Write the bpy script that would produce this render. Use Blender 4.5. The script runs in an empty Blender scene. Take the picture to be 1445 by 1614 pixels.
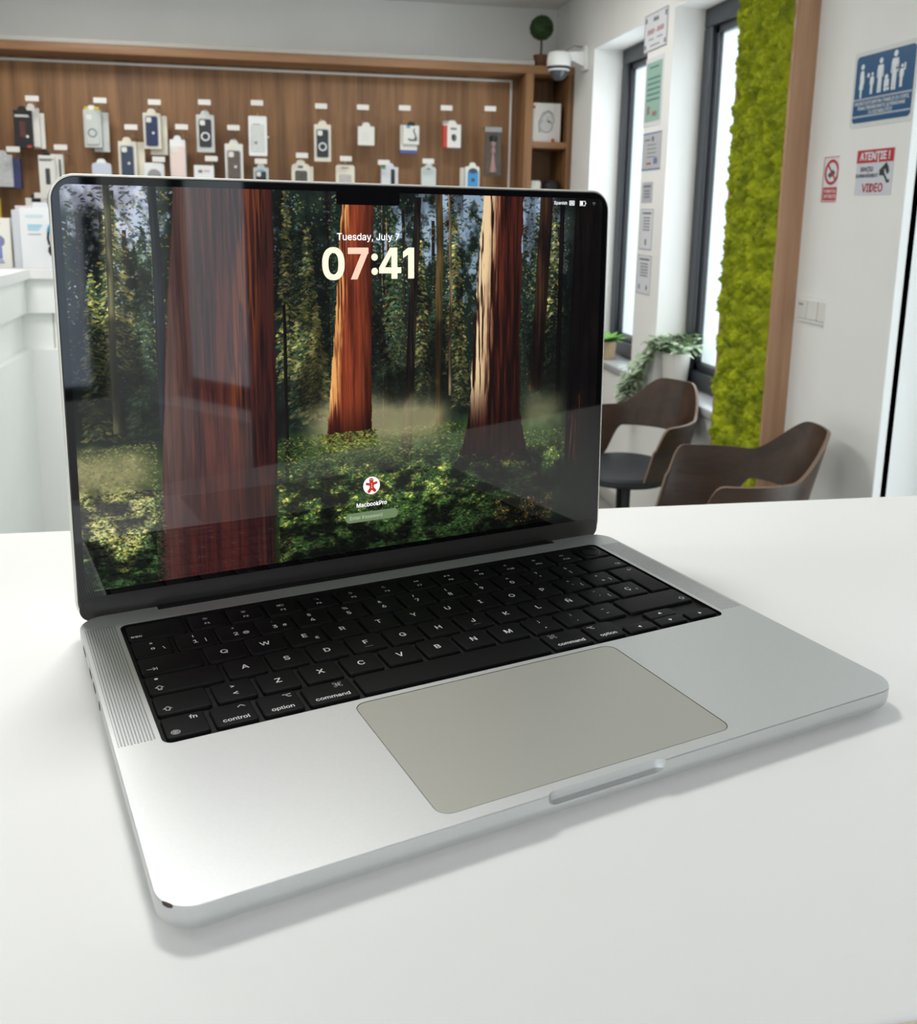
import bpy, bmesh, math, random
import numpy as np
from mathutils import Vector, Matrix, noise as mnoise
R = math.radians
SC = bpy.context.scene
COL = SC.collection
random.seed(7)

# ------------------------------------------------------------------ camera
YAW = R(16.7)                       # the laptop is turned on the counter by this much
TABLE_Z = 1.1806                    # counter ledge height
cam_d = bpy.data.cameras.new('camera'); cam = bpy.data.objects.new('camera', cam_d); COL.objects.link(cam)
_rz = Matrix.Rotation(YAW, 3, 'Z')
_r = _rz @ Vector((0.88848513, -0.45856334, 0.01771544))
_d = _rz @ Vector((-0.07461022, -0.18243495, -0.98038299))
_f = _rz @ Vector((0.45279961, 0.86973396, -0.19630425))
_m = Matrix((_r, -_d, -_f)).transposed().to_4x4(); _m.translation = Vector((0.0369, -0.2452, 1.39))
cam.matrix_world = _m
cam_d.sensor_fit = 'HORIZONTAL'; cam_d.sensor_width = 36; cam_d.lens = 36 * 1485.05 / 1445
cam_d.shift_y = -172.7 / 1445
cam_d.clip_start = 0.01; cam_d.clip_end = 60
cam_d.dof.use_dof = True; cam_d.dof.focus_distance = 0.45; cam_d.dof.aperture_fstop = 27
SC.camera = cam

# ------------------------------------------------------------------ world, exposure, big lights
w = bpy.data.worlds.new('overcast'); SC.world = w; w.use_nodes = True
w.node_tree.nodes['Background'].inputs[0].default_value = (0.86, 0.94, 1.0, 1)
w.node_tree.nodes['Background'].inputs[1].default_value = 1.6
SC.view_settings.view_transform = 'Standard'; SC.view_settings.look = 'None'
SC.view_settings.exposure = 0.2; SC.view_settings.gamma = 1.0
SC.view_settings.use_curve_mapping = False

def area(name, loc, target, sx, sy, power, col=(1, 1, 1)):
    l = bpy.data.lights.new(name, 'AREA'); l.shape = 'RECTANGLE'; l.size = sx; l.size_y = sy
    l.energy = power; l.color = col
    o = bpy.data.objects.new(name, l); COL.objects.link(o); o.location = loc
    o.rotation_euler = (Vector(target) - Vector(loc)).to_track_quat('-Z', 'Y').to_euler()
    return o
# ceiling panel lamps (their fittings are built with the ceiling)
LAMPS = [(-0.08, 0.78, 8.0, .28), (-1.45, 0.55, 3, .56), (-.8, 2.2, 13, .56), (-.9, 4.0, 10, .56), (0.7, 3.7, 8, .56), (-0.8, -2.2, 15, .56), (0.9, -2.2, 15, .56)]   # x, y, watts, size; entries after the second are added fill
for i, (lx, ly, e, sz) in enumerate(LAMPS):
    area('panel_lamp_light', (lx, ly, 2.515), (lx, ly, 0), sz, sz, e, (1, 0.998, 0.985))
# daylight entering through the windows of the right wall and the shop front
area('window_daylight', (1.802, 4.2, 1.45), (0, 4.2, 1.45), 0.5, 1.3, 5, (0.88, 0.95, 1))
area('window_daylight', (1.782, 3.15, 1.45), (0, 3.15, 1.45), 0.6, 1.3, 5, (0.88, 0.95, 1))
area('window_daylight', (1.80, 1.2, 1.2), (0, 1.2, 1.2), 1.3, 1.8, 7, (0.9, 0.96, 1))

# ------------------------------------------------------------------ helpers
def lin(c):
    return tuple(((x / 255) / 12.92 if x / 255 <= 0.04045 else ((x / 255 + 0.055) / 1.055) ** 2.4) for x in c[:3])

MATS = {}
def mat(name, col, rough=0.5, metal=0.0, var=0.0, vscale=20, stretch=None, bump=0.0, bscale=200, emis=0.0, col2=None, spec=0.5, coat=0.0, alpha=1.0, trans=0.0):
    if name in MATS: return MATS[name]
    m = bpy.data.materials.new(name); m.use_nodes = True; MATS[name] = m
    nt = m.node_tree; N = nt.nodes; L = nt.links; b = N['Principled BSDF']
    c = lin(col) + (1,)
    b.inputs['Base Color'].default_value = c; b.inputs['Roughness'].default_value = rough
    b.inputs['Metallic'].default_value = metal; b.inputs['Specular IOR Level'].default_value = spec
    b.inputs['Coat Weight'].default_value = coat; b.inputs['Coat Roughness'].default_value = 0.05
    b.inputs['Alpha'].default_value = alpha; b.inputs['Transmission Weight'].default_value = trans
    tc = N.new('ShaderNodeTexCoord')
    def coords(s):
        mp = N.new('ShaderNodeMapping'); L.new(tc.outputs['Object'], mp.inputs[0])
        st = stretch or (1, 1, 1); mp.inputs['Scale'].default_value = tuple(s * q for q in st); return mp.outputs[0]
    if var or col2:
        n = N.new('ShaderNodeTexNoise'); L.new(coords(vscale), n.inputs['Vector']); n.inputs['Scale'].default_value = 1; n.inputs['Detail'].default_value = 5
        r = N.new('ShaderNodeValToRGB'); L.new(n.outputs['Fac'], r.inputs[0])
        c2 = lin(col2) + (1,) if col2 else tuple(x * (1 - var) for x in c[:3]) + (1,)
        r.color_ramp.elements[0].color = c2; r.color_ramp.elements[0].position = 0.3
        r.color_ramp.elements[1].color = c; r.color_ramp.elements[1].position = 0.7
        L.new(r.outputs[0], b.inputs['Base Color'])
    if bump:
        n = N.new('ShaderNodeTexNoise'); L.new(tc.outputs['Object'], n.inputs['Vector']); n.inputs['Scale'].default_value = bscale; n.inputs['Detail'].default_value = 3
        bp = N.new('ShaderNodeBump'); bp.inputs['Strength'].default_value = bump; bp.inputs['Distance'].default_value = 0.002
        L.new(n.outputs['Fac'], bp.inputs['Height']); L.new(bp.outputs[0], b.inputs['Normal'])
    if emis:
        b.inputs['Emission Color'].default_value = c; b.inputs['Emission Strength'].default_value = emis
    return m

class MB:
    """collects shapes; build() links them as one mesh object"""
    def __init__(s): s.v = []; s.f = []; s.mi = []; s.cur = 0
    def add(s, vs, fs):
        o = len(s.v); s.v += [tuple(p) for p in vs]; s.f += [tuple(i + o for i in f) for f in fs]; s.mi += [s.cur] * len(fs); return s
    def stack(s, rings, cap=True, M=None):
        """rings: list of equal-length point loops"""
        n = len(rings[0]); vs = [p for r in rings for p in r]; fs = []
        for k in range(len(rings) - 1):
            for i in range(n):
                j = (i + 1) % n
                fs.append((k * n + i, k * n + j, (k + 1) * n + j, (k + 1) * n + i))
        if cap:
            fs.append(tuple(range(n - 1, -1, -1))); fs.append(tuple((len(rings) - 1) * n + i for i in range(n)))
        if M is not None: vs = [M @ Vector(p) for p in vs]
        return s.add(vs, fs)
    def rr(s, x0, x1, y0, y1, r, prof, n=6, M=None):
        """rounded-rectangle prism; prof = [(inset, z), ...] bottom to top"""
        rings = [[(p[0], p[1], z) for p in rrect(x0 + i, x1 - i, y0 + i, y1 - i, max(r - i, 0.0002 if r < .05 else .0005), n)] for i, z in prof]
        return s.stack(rings, True, M)
    def box(s, x0, x1, y0, y1, z0, z1, b=0.0, M=None):
        if b <= 0:
            vs = [(x, y, z) for z in (z0, z1) for y in (y0, y1) for x in (x0, x1)]
            if M is not None: vs = [M @ Vector(p) for p in vs]
            return s.add(vs, [(0, 2, 3, 1), (4, 5, 7, 6), (0, 1, 5, 4), (2, 6, 7, 3), (0, 4, 6, 2), (1, 3, 7, 5)])
        return s.rr(x0, x1, y0, y1, b * 1.01, [(b, z0), (b * .3, z0 + b * .3), (0, z0 + b), (0, z1 - b), (b * .3, z1 - b * .3), (b, z1)], 3, M)
    def tube(s, pts, rad, n=8, cap=True):
        pts = [Vector(p) for p in pts]; rads = rad if isinstance(rad, (list, tuple)) else [rad] * len(pts)
        rings = []; ref = None
        for i, p in enumerate(pts):
            t = (pts[min(i + 1, len(pts) - 1)] - pts[max(i - 1, 0)]).normalized()
            if ref is None:
                ref = Vector((0, 0, 1)) if abs(t.z) < .9 else Vector((1, 0, 0))
            a = (ref - t * ref.dot(t)).normalized(); ref = a; c = t.cross(a)
            rings.append([p + (a * math.cos(2 * math.pi * k / n) + c * math.sin(2 * math.pi * k / n)) * rads[i] for k in range(n)])
        return s.stack(rings, cap)
    def lathe(s, prof, n=24, c=(0, 0, 0), M=None):
        rings = [[(c[0] + r * math.cos(2 * math.pi * k / n), c[1] + r * math.sin(2 * math.pi * k / n), c[2] + z) for k in range(n)] for r, z in prof]
        return s.stack(rings, True, M)
    def poly(s, pts, M=None):
        vs = [Vector(p) for p in pts]
        if M is not None: vs = [M @ p for p in vs]
        return s.add(vs, [tuple(range(len(vs)))])
    def mesh(s, name, mats, smooth=True, ang=35):
        me = bpy.data.meshes.new(name); me.from_pydata(s.v, [], s.f)
        for m in (mats if isinstance(mats, (list, tuple)) else [mats]): me.materials.append(m)
        if any(s.mi): me.polygons.foreach_set('material_index', s.mi)
        bm = bmesh.new(); bm.from_mesh(me); bmesh.ops.recalc_face_normals(bm, faces=bm.faces[:])
        if smooth:
            for f in bm.faces: f.smooth = True
            for e in bm.edges:
                if len(e.link_faces) == 2 and e.calc_face_angle(0) > R(ang): e.smooth = False
        bm.to_mesh(me); bm.free(); me.update(); return me
    def build(s, name, mats, parent=None, smooth=True, ang=35, M=None):
        me = s.mesh(name, mats, smooth, ang); o = bpy.data.objects.new(name, me); COL.objects.link(o)
        if M is not None:
            me.transform(M)
            if M.determinant() < 0: me.flip_normals()
        if parent is not None: o.parent = parent
        return o

def rrect(x0, x1, y0, y1, r, n=6):
    r = min(r, (x1 - x0) / 2 * .999, (y1 - y0) / 2 * .999); out = []
    for cx, cy, a in ((x1 - r, y0 + r, -90), (x1 - r, y1 - r, 0), (x0 + r, y1 - r, 90), (x0 + r, y0 + r, 180)):
        for k in range(n + 1):
            t = R(a + 90 * k / n); out.append((cx + r * math.cos(t), cy + r * math.sin(t)))
    return out

def tag(o, label, cat, group=None, kind=None):
    o['label'] = label; o['category'] = cat
    if group: o['group'] = group
    if kind: o['kind'] = kind
    return o
def struct(o): o['kind'] = 'structure'; return o
def thing(name, label, cat, loc=(0, 0, 0), rz=0, group=None):
    o = bpy.data.objects.new(name, None); COL.objects.link(o); o.empty_display_size = 0.02
    o.location = loc; o.rotation_euler = (0, 0, rz); return tag(o, label, cat, group)
def copy_tree(o, parent=None):
    c = o.copy(); COL.objects.link(c); c.parent = parent
    for ch in o.children: copy_tree(ch, c)
    return c

# lettering ----------------------------------------------------------
FONT = None
try:
    import os
    _p = os.path.join(bpy.utils.system_resource('DATAFILES'), 'fonts', 'Inter.woff2')
    if os.path.exists(_p): FONT = bpy.data.fonts.load(_p)
except Exception:
    FONT = None
_tc = {}
_cap = []
def text_geo(body, size, align='CENTER', bold=0.0, ext=0.0, space=1.0, smear=0.0):
    if bold: smear = bold; bold = 0.0
    """returns (verts, faces) of the lettering lying in the xy plane, centred on its cap height"""
    k = (body, size, align, bold, ext, space, smear)
    if k in _tc: return _tc[k]
    c = bpy.data.curves.new('t', 'FONT'); c.body = body; c.size = size; c.align_x = align; c.offset = bold; c.extrude = ext
    c.space_character = space; c.resolution_u = 3
    if FONT: c.font = FONT
    o = bpy.data.objects.new('t', c); COL.objects.link(o)
    dg = bpy.context.evaluated_depsgraph_get(); me = bpy.data.meshes.new_from_object(o.evaluated_get(dg))
    kk = 1.0
    if _cap: kk = _cap[0]
    vs = [tuple(v.co * kk) for v in me.vertices]; fs = [tuple(p.vertices) for p in me.polygons]
    bpy.data.objects.remove(o); bpy.data.curves.remove(c); bpy.data.meshes.remove(me)
    vs = [(x, y - size * .36, z) for x, y, z in vs]
    if smear:                       # heavier stroke: the outline repeated around a small circle
        n0 = len(vs); V0 = vs; F0 = fs; vs = []; fs = []
        for k in range(8):
            a = k * math.pi / 4; vs += [(x + smear * math.cos(a), y + smear * math.sin(a), z + k * smear * .06) for x, y, z in V0]; fs += [tuple(i + k * n0 for i in f) for f in F0]
    _tc[k] = (vs, fs); return vs, fs
_h = text_geo('H', 1.0); _cap.append(.727 / (max(v[1] for v in _h[0]) - min(v[1] for v in _h[0]))); _tc.clear(); print('cap factor', _cap)
def put_text(mb, body, size, x, y, z=0.0, M=None, **kw):
    vs, fs = text_geo(body, size, **kw)
    vs = [Vector((a + x, b + y, c + z)) for a, b, c in vs]
    if M is not None: vs = [M @ p for p in vs]
    return mb.add(vs, fs)
# ------------------------------------------------------------------ structure
XR, YB, CZ = 1.624, 5.274, 2.54
XL, YN = -3.4, -3.3
HEAD, SILLZ = 2.22, 0.65
M_wall = mat('wall_paint', (238, 238, 235), 0.85, var=0.05, vscale=2.5, bump=0.15, bscale=350)
M_ceil = mat('ceiling_paint', (232, 231, 228), 0.9, var=0.03, vscale=2)
M_floor = mat('floor_tile', (150, 150, 146), 0.35, var=0.2, vscale=6)
M_frame = mat('window_frame_anthracite', (52, 57, 64), 0.35, var=0.1, vscale=30)
M_pane = mat('frosted_daylight_pane', (222, 238, 244), 0.12, emis=0.6)
M_sill = mat('sill_grey', (176, 178, 180), 0.3, var=0.12, vscale=9)
M_rubber = mat('gasket_rubber', (150, 155, 160), 0.5)

struct(MB().box(XL - .2, XR + .4, YN - .2, YB + .2, -.1, 0).build('floor', M_floor, smooth=False))
struct(MB().box(XL - .2, XR + .4, YN - .2, YB + .2, CZ, CZ + .1).build('ceiling', M_ceil, smooth=False))
struct(MB().box(XL - .2, XR + .4, YB, YB + .15, 0, CZ).build('wall_back', M_wall, smooth=False))
struct(MB().box(XL - .15, XL, YN, YB, 0, CZ).build('wall_left', M_wall, smooth=False))
# right wall with four openings
OPEN = [(3.84, 4.572, SILLZ, HEAD), (2.72, 3.565, SILLZ, HEAD), (0.45, 1.955, 0.12, HEAD), (-3.25, -2.35, 0.75, 2.1)]
wr = MB(); x0, x1 = XR, XR + .26
ys = [YB + .1]
for a, b, z0, z1 in OPEN:
    wr.box(x0, x1, b, ys[-1], 0, CZ); wr.box(x0, x1, a, b, 0, z0); wr.box(x0, x1, a, b, z1, CZ); ys.append(a)
wr.box(x0, x1, YN - .1, ys[-1], 0, CZ)
struct(wr.build('wall_right', M_wall, smooth=False))
# slightly proud pilaster beside the third window
struct(MB().box(XR - .024, XR + .02, 1.955, 2.262, 0, CZ, .003).build('trim_1', M_wall, smooth=False))
# near wall: shop front with a wide opening
wn = MB(); wn.box(XL, -1.0, YN - .15, YN, 0, CZ); wn.box(1.5, XR + .1, YN - .15, YN, 0, CZ)
wn.box(-1.0, 1.5, YN - .15, YN, 0, .76); wn.box(-1.0, 1.5, YN - .15, YN, 2.05, CZ)
M_dark = mat('dark_reflection_panel', (44, 44, 48), .8, var=.1, vscale=3)
struct(wn.build('wall_near', M_wall, smooth=False))
struct(MB().box(XR - .02, XR + .001, -2.35, .40, .85, CZ).build('trim_5', M_dark, smooth=False))  # unseen dark panel, added to darken what the laptop screen reflects
struct(MB().box(XR - .02, XR + .001, -2.35, .40, 0, .85).build('trim_6', mat('plum_reflection_panel', (56, 50, 62), .7, var=.05, vscale=4), smooth=False))  # added lower panel, its plum tone tints the screen reflection
struct(MB().box(XR - .012, XR, 2.27, YB, 0, .07, .003).build('baseboard_right', mat('baseboard_grey', (190, 190, 186), .5)))
struct(MB().box(XL, XR, YB - .012, YB, 0, .07, .003).build('baseboard_back', MATS['baseboard_grey']))

def window(nm, ya, yb, z0, z1, X, fw=.075):
    """window set into the right wall; frame face at X"""
    f = MB(); d = .07
    for a, b, c, e in ((ya, yb, z0, z0 + fw), (ya, yb, z1 - fw, z1), (ya, ya + fw, z0 + fw, z1 - fw), (yb - fw, yb, z0 + fw, z1 - fw)):
        f.box(X, X + d, a, b, c, e, .006)
    s = fw + .012                      # inner sash step
    for a, b, c, e in ((ya + fw, yb - fw, z0 + fw, z0 + s + .02), (ya + fw, yb - fw, z1 - s - .02, z1 - fw), (ya + fw, ya + s + .02, z0 + fw, z1 - fw), (yb - s - .02, yb - fw, z0 + fw, z1 - fw)):
        f.box(X + .018, X + d, a, b, c, e, .003)
    o = f.build(nm, M_frame); struct(o)
    p = MB().box(X + .035, X + .04, ya + fw, yb - fw, z0 + fw, z1 - fw).build('pane', M_pane, o, smooth=False)
    g = MB(); q = s + .02
    for a, b, c, e in ((ya + q, yb - q, z0 + q, z0 + q + .006), (ya + q, ya + q + .006, z0 + q, z1 - q), (yb - q - .006, yb - q, z0 + q, z1 - q)):
        g.box(X + .030, X + .036, a, b, c, e)
    g.build('glazing_gasket', M_rubber, o, smooth=False)
    return o
window('window_1', 3.84, 4.572, SILLZ + .03, HEAD, 1.775)
window('window_2', 2.72, 3.565, SILLZ + .03, HEAD, 1.755)
window('window_3', 0.45, 1.955, .12, HEAD, 1.775)
window('window_4', -3.25, -2.35, .75, 2.1, 1.775, .05)
# shop front glazing in the near wall
sf = MB()
for a, b, c, e in ((-1.0, 1.5, .76, .82), (-1.0, 1.5, 1.99, 2.05), (-1.0, -.94, .82, 1.99), (1.44, 1.5, .82, 1.99), (0.62, 0.68, .82, 1.99)):
    sf.box(a, b, YN - .1, YN - .04, c, e, .004)
o = struct(sf.build('window_5', M_frame)); MB().box(-.94, 1.44, YN - .08, YN - .07, .82, 1.99).build('pane', mat('shop_front_daylight', (215, 230, 250), .1, emis=1.1), o, smooth=False)
# sills
for i, (a, b) in enumerate(((3.84, 4.572), (2.72, 3.565))):
    struct(MB().box(XR - .012, 1.80, a - .0 if i else a, b, SILLZ - .005, SILLZ + .03, .006).build('trim_%d' % (i + 2), M_sill))
struct(MB().box(XR - .012, 1.80, .45, 1.955, .09, .12, .004).build('trim_4', M_sill))

# ceiling panel lamps, the added fill ones included
M_led = mat('lamp_diffuser', (255, 252, 244), .4, emis=3.0); M_white = mat('white_plastic', (235, 235, 232), .35, var=.03)
WH = ['small one directly above the laptop', 'one left of the laptop', 'one added as fill above the left counter', 'one added as fill nearest the display unit on the left', 'one added as fill nearest the display unit on the right', 'one added as fill left behind the camera', 'one added as fill right behind the camera']
for (lx, ly, e, sz), wh in zip(LAMPS, WH):
    t = thing('ceiling_panel_light', 'square white ceiling panel light, the %s' % wh, 'ceiling light', (lx, ly, CZ), 0, 'ceiling panel lights')
    f = MB(); q = sz / 2 + .01; p = q + .02
    for a, b, c, d in ((-p, p, -p, -q), (-p, p, q, p), (-p, -q, -q, q), (q, p, -q, q)): f.box(a, b, c, d, -.014, 0, .002)
    f.build('frame', M_white, t)
    MB().box(-q, q, -q, q, -.010, 0).build('diffuser', M_led, t, smooth=False)

# ------------------------------------------------------------------ the counter ledge the laptop stands on
M_lam = mat('white_laminate', (241, 241, 239), 0.5, var=0.015, vscale=4, bump=0.02, bscale=60)
M_edge = mat('beige_edge_band', (214, 206, 190), .45, var=.05, vscale=40)
t = thing('service_counter', 'white laminate counter ledge under the open laptop', 'counter', (0.15, 0.165, 0))
MB().rr(-1.15, 1.05, -.221, .2195, .004, [(.001, TABLE_Z - .028), (0, TABLE_Z - .027), (0, TABLE_Z - .0012), (.0012, TABLE_Z)], 3).build('counter_top', M_lam, t, ang=50)
MB().box(-1.149, 1.049, -.2218, -.2211, TABLE_Z - .0275, TABLE_Z - .0015).build('edge_band', M_edge, t, smooth=False)
MB().box(-1.10, 1.0, -.12, .17, .08, TABLE_Z - .028, .003).build('body_panel', M_lam, t)
MB().box(-1.06, .96, -.09, .14, 0, .08).build('plinth', mat('plinth_grey', (150, 150, 148), .5), t, smooth=False)
# second counter at the back left, L shaped
t = thing('reception_counter', 'white L shaped shop counter left of the laptop with boxes on it', 'counter', (-.8, 3.2, 0))
x, y = .007, -.032     # inner corner in local coordinates
z = 1.181
s = MB(); s.stack([[(x, -2.4, q), (x, y, q), (1.35, y, q), (1.35, y + .56, q), (-.75, y + .56, q), (-.75, -2.4, q)] for q in (z - .032, z)]).build('counter_top', M_lam, t, smooth=False)
def lshape(i, z0, z1, nm, m):
    MB().stack([[(x - i, -2.38, q), (x - i, y + i, q), (1.33, y + i, q), (1.33, y + .54, q), (-.73, y + .54, q), (-.73, -2.38, q)] for q in (z0, z1)]).build(nm, m, t, smooth=False)
M_lam2 = mat('pale_grey_laminate', (248, 250, 246), .4, var=.02, vscale=5)
lshape(.02, 1.031, z - .032, 'upper_panel', M_lam2)
lshape(.045, .905, 1.031, 'recessed_band', M_lam2)
lshape(.012, .06, .905, 'lower_panel', M_lam2)
lshape(.05, 0, .06, 'plinth', MATS['plinth_grey'])
MB().box(x + .055, x + .058, y + .043, y + .046, .906, 1.03).build('joint_line', MATS['plinth_grey'], t, smooth=False)

# ------------------------------------------------------------------ wooden display unit
def wood(name, c1, c2, vertical=True, rough=.5):
    m = bpy.data.materials.new(name); MATS[name] = m; m.use_nodes = True; N = m.node_tree.nodes; L = m.node_tree.links; b = N['Principled BSDF']
    tc = N.new('ShaderNodeTexCoord'); mp = N.new('ShaderNodeMapping'); L.new(tc.outputs['Object'], mp.inputs[0])
    mp.inputs['Scale'].default_value = (14, 14, .9) if vertical else (.9, 14, 14)
    n = N.new('ShaderNodeTexNoise'); n.inputs['Scale'].default_value = 1; n.inputs['Detail'].default_value = 6; n.inputs['Distortion'].default_value = .6; L.new(mp.outputs[0], n.inputs['Vector'])
    mp2 = N.new('ShaderNodeMapping'); L.new(tc.outputs['Object'], mp2.inputs[0]); mp2.inputs['Scale'].default_value = (160, 160, 4) if vertical else (4, 160, 160)
    n2 = N.new('ShaderNodeTexNoise'); n2.inputs['Scale'].default_value = 1; n2.inputs['Detail'].default_value = 3; L.new(mp2.outputs[0], n2.inputs['Vector'])
    mx = N.new('ShaderNodeMath'); mx.operation = 'MULTIPLY_ADD'; mx.inputs[1].default_value = .35; L.new(n2.outputs['Fac'], mx.inputs[0]); L.new(n.outputs['Fac'], mx.inputs[2])
    r = N.new('ShaderNodeValToRGB'); L.new(mx.outputs[0], r.inputs[0])
    r.color_ramp.elements[0].position = .52; r.color_ramp.elements[0].color = lin(c2) + (1,)
    r.color_ramp.elements[1].position = .85; r.color_ramp.elements[1].color = lin(c1) + (1,)
    L.new(r.outputs[0], b.inputs['Base Color']); b.inputs['Roughness'].default_value = rough
    return m
M_wood = wood('walnut_board', (152, 111, 72), (112, 78, 48)); M_woodh = wood('walnut_board_horizontal', (162, 120, 82), (126, 90, 60), False)
M_alu_l = mat('light_strip', (225, 225, 222), .5)
UF, UP = 4.89, 5.08
t = thing('display_unit', 'walnut wall display unit with hanging phone accessories and cubby shelves', 'display shelf', (0, UF, 0))
MB().box(-2.6, 1.372, UP - UF, UP - UF + .02, .1, 2.16).build('back_panel', M_wood, t, smooth=False)
MB().box(-2.6, 1.624, 0, YB - UF - .005, 2.134, 2.176, .002).build('top_board', M_woodh, t)
MB().box(1.352, 1.398, 0, YB - UF - .005, .1, 2.134, .002).build('side_board', M_wood, t)
MB().box(1.592, 1.6225, 0, YB - UF - .005, .1, 2.134, .002).build('side_board', M_wood, t)
MB().box(1.398, 1.592, .30, .31, .1, 2.134).build('cubby_back', M_wood, t, smooth=False)
for q in (1.766, 1.36, .95, .5): MB().box(1.398, 1.592, .006, .30, q - .017, q + .017, .002).build('shelf', M_woodh, t)
MB().box(-2.6, 1.624, .02, YB - UF - .01, 0, .1).build('plinth', MATS['plinth_grey'], t, smooth=False)
MB().box(-2.6, 1.40, .004, .30, 2.177, 2.2, .002).build('white_cap', mat('cap_white', (176, 172, 164), .6), t)
MB().box(-2.6, 1.322, UP - UF - .012, UP - UF - .001, 2.108, 2.12, .002).build('light_strip', M_alu_l, t)
MB().box(1.311, 1.322, UP - UF - .012, UP - UF - .001, .6, 2.108, .002).build('light_strip', M_alu_l, t)
# ------------------------------------------------------------------ laptop (all laptop sizes in millimetres, scaled to metres)
mm = .001
M_alu = mat('silver_aluminium', (218, 220, 220), .46, metal=.9, var=.03, vscale=900, bump=.05, bscale=4000)
M_pad = mat('trackpad_glass', (186, 186, 178), .45, metal=.55, var=.02, vscale=700)
M_rim = mat('lid_rim_aluminium', (238, 236, 226), .35, metal=.35)
M_key = mat('keycap_black', (10, 10, 13), .5, var=.12, vscale=300, spec=.16)
M_well = mat('keyboard_well_black', (9, 9, 10), .6, spec=.3)
M_leg = mat('legend_white', (225, 225, 228), .6)
M_bez = mat('bezel_black_glass', (6, 6, 8), .03, spec=.6)
M_gask = mat('lid_gasket', (70, 66, 58), .5)
M_chin = mat('chin_graphite', (34, 32, 30), .4)
M_hinge = mat('hinge_black', (8, 8, 8), .5)
M_port = mat('port_dark', (20, 20, 22), .5)
M_chip = mat('dent_bare_metal', (96, 84, 80), .45, metal=.6, var=.4, vscale=1500)
LW, LD = 312.6, 221.2
S = Matrix.Scale(mm, 4)
LAP = thing('laptop', 'open silver laptop with a redwood forest lock screen on the white counter', 'laptop', (0, 0, TABLE_Z), YAW)
DZ = 11.5                       # deck height above the table
def lap(mb, name, m, parent=None, **kw):
    return mb.build(name, m, parent or LAP, M=S, **kw)

def boolean(base_me, cutters, nm):
    b = bpy.data.objects.new('b', base_me); COL.objects.link(b); cs = []
    for c in cutters:
        o = bpy.data.objects.new('c', c); COL.objects.link(o); cs.append(o)
        md = b.modifiers.new('x', 'BOOLEAN'); md.operation = 'DIFFERENCE'; md.object = o; md.solver = 'EXACT'; md.material_mode = 'TRANSFER'
    dg = bpy.context.evaluated_depsgraph_get(); me = bpy.data.meshes.new_from_object(b.evaluated_get(dg)); me.name = nm
    for o in cs + [b]: bpy.data.objects.remove(o)
    return me
WX0, WX1, WY0, WY1 = 17.2, 295.1, 90.3, 205.2
PX0, PX1, PY0, PY1 = 92.1, 221.0, 6.24, 87.16
base = MB().rr(0, LW, 0, LD, 12.5, [(9, .9), (4, 1.5), (1.6, 2.7), (.4, 4.6), (0, 7), (0, DZ - .25), (.25, DZ)], 14).mesh('base', M_alu)
well = MB().rr(WX0, WX1, WY0, WY1, 4.2, [(0, DZ - 1.9), (0, DZ + 5)], 8).mesh('w', M_well)
gap = MB().rr(PX0 - .28, PX1 + .28, PY0 - .28, PY1 + .28, 5.4, [(0, DZ - .8), (0, DZ + 5)], 8).mesh('g', M_gask)
notch = MB().rr(129.8, 183.4, -9, 2.1, 5.2, [(3.2, DZ - 4.6), (1.6, DZ - 4.2), (.5, DZ - 3.2), (0, DZ - 1.5), (0, DZ + 5)], 10).mesh('n', M_alu)
hing = MB().box(37.6, 274.2, 216.9, 240, -5, DZ + 5).mesh('h', M_hinge)
_mm = Matrix.Translation((3.6, 5.3, DZ + .2)) @ Matrix.Rotation(R(-52), 4, 'Z')
dent = MB().lathe([(.1, -2.2), (1.0, -1.6), (1.3, 0), (1.0, 1.6), (.1, 2.2)], 12, M=Matrix.Translation((2.35, 4.9, DZ + .1)) @ Matrix.Rotation(R(-50), 4, 'Z') @ Matrix.Scale(2.3, 4, (1, 0, 0)) @ Matrix.Scale(.55, 4, (0, 1, 0)) @ Matrix.Scale(.7, 4, (0, 0, 1))).mesh('d', M_chip)
bm_ = boolean(base, [well, gap, notch, hing, dent], 'base_case')
bm_.transform(S); o = bpy.data.objects.new('base_case', bm_); COL.objects.link(o); o.parent = LAP
for p in bm_.polygons: p.use_smooth = False
bmx = bmesh.new(); bmx.from_mesh(bm_)
for f in bmx.faces: f.smooth = True
for e in bmx.edges:
    if len(e.link_faces) == 2 and e.calc_face_angle(0) > R(28): e.smooth = False
bmx.to_mesh(bm_); bmx.free()
for fx, fy in ((22, 22), (LW - 22, 22), (22, 198), (LW - 22, 198)):
    lap(MB().lathe([(7, 0), (9, .3), (9.4, 1.2)], 20, (fx, fy, 0)), 'rubber_foot', M_hinge)
lap(MB().rr(PX0, PX1, PY0, PY1, 5.1, [(.1, DZ - .75), (0, DZ - .2), (.15, DZ - .04)], 8), 'trackpad', M_pad)
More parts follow.
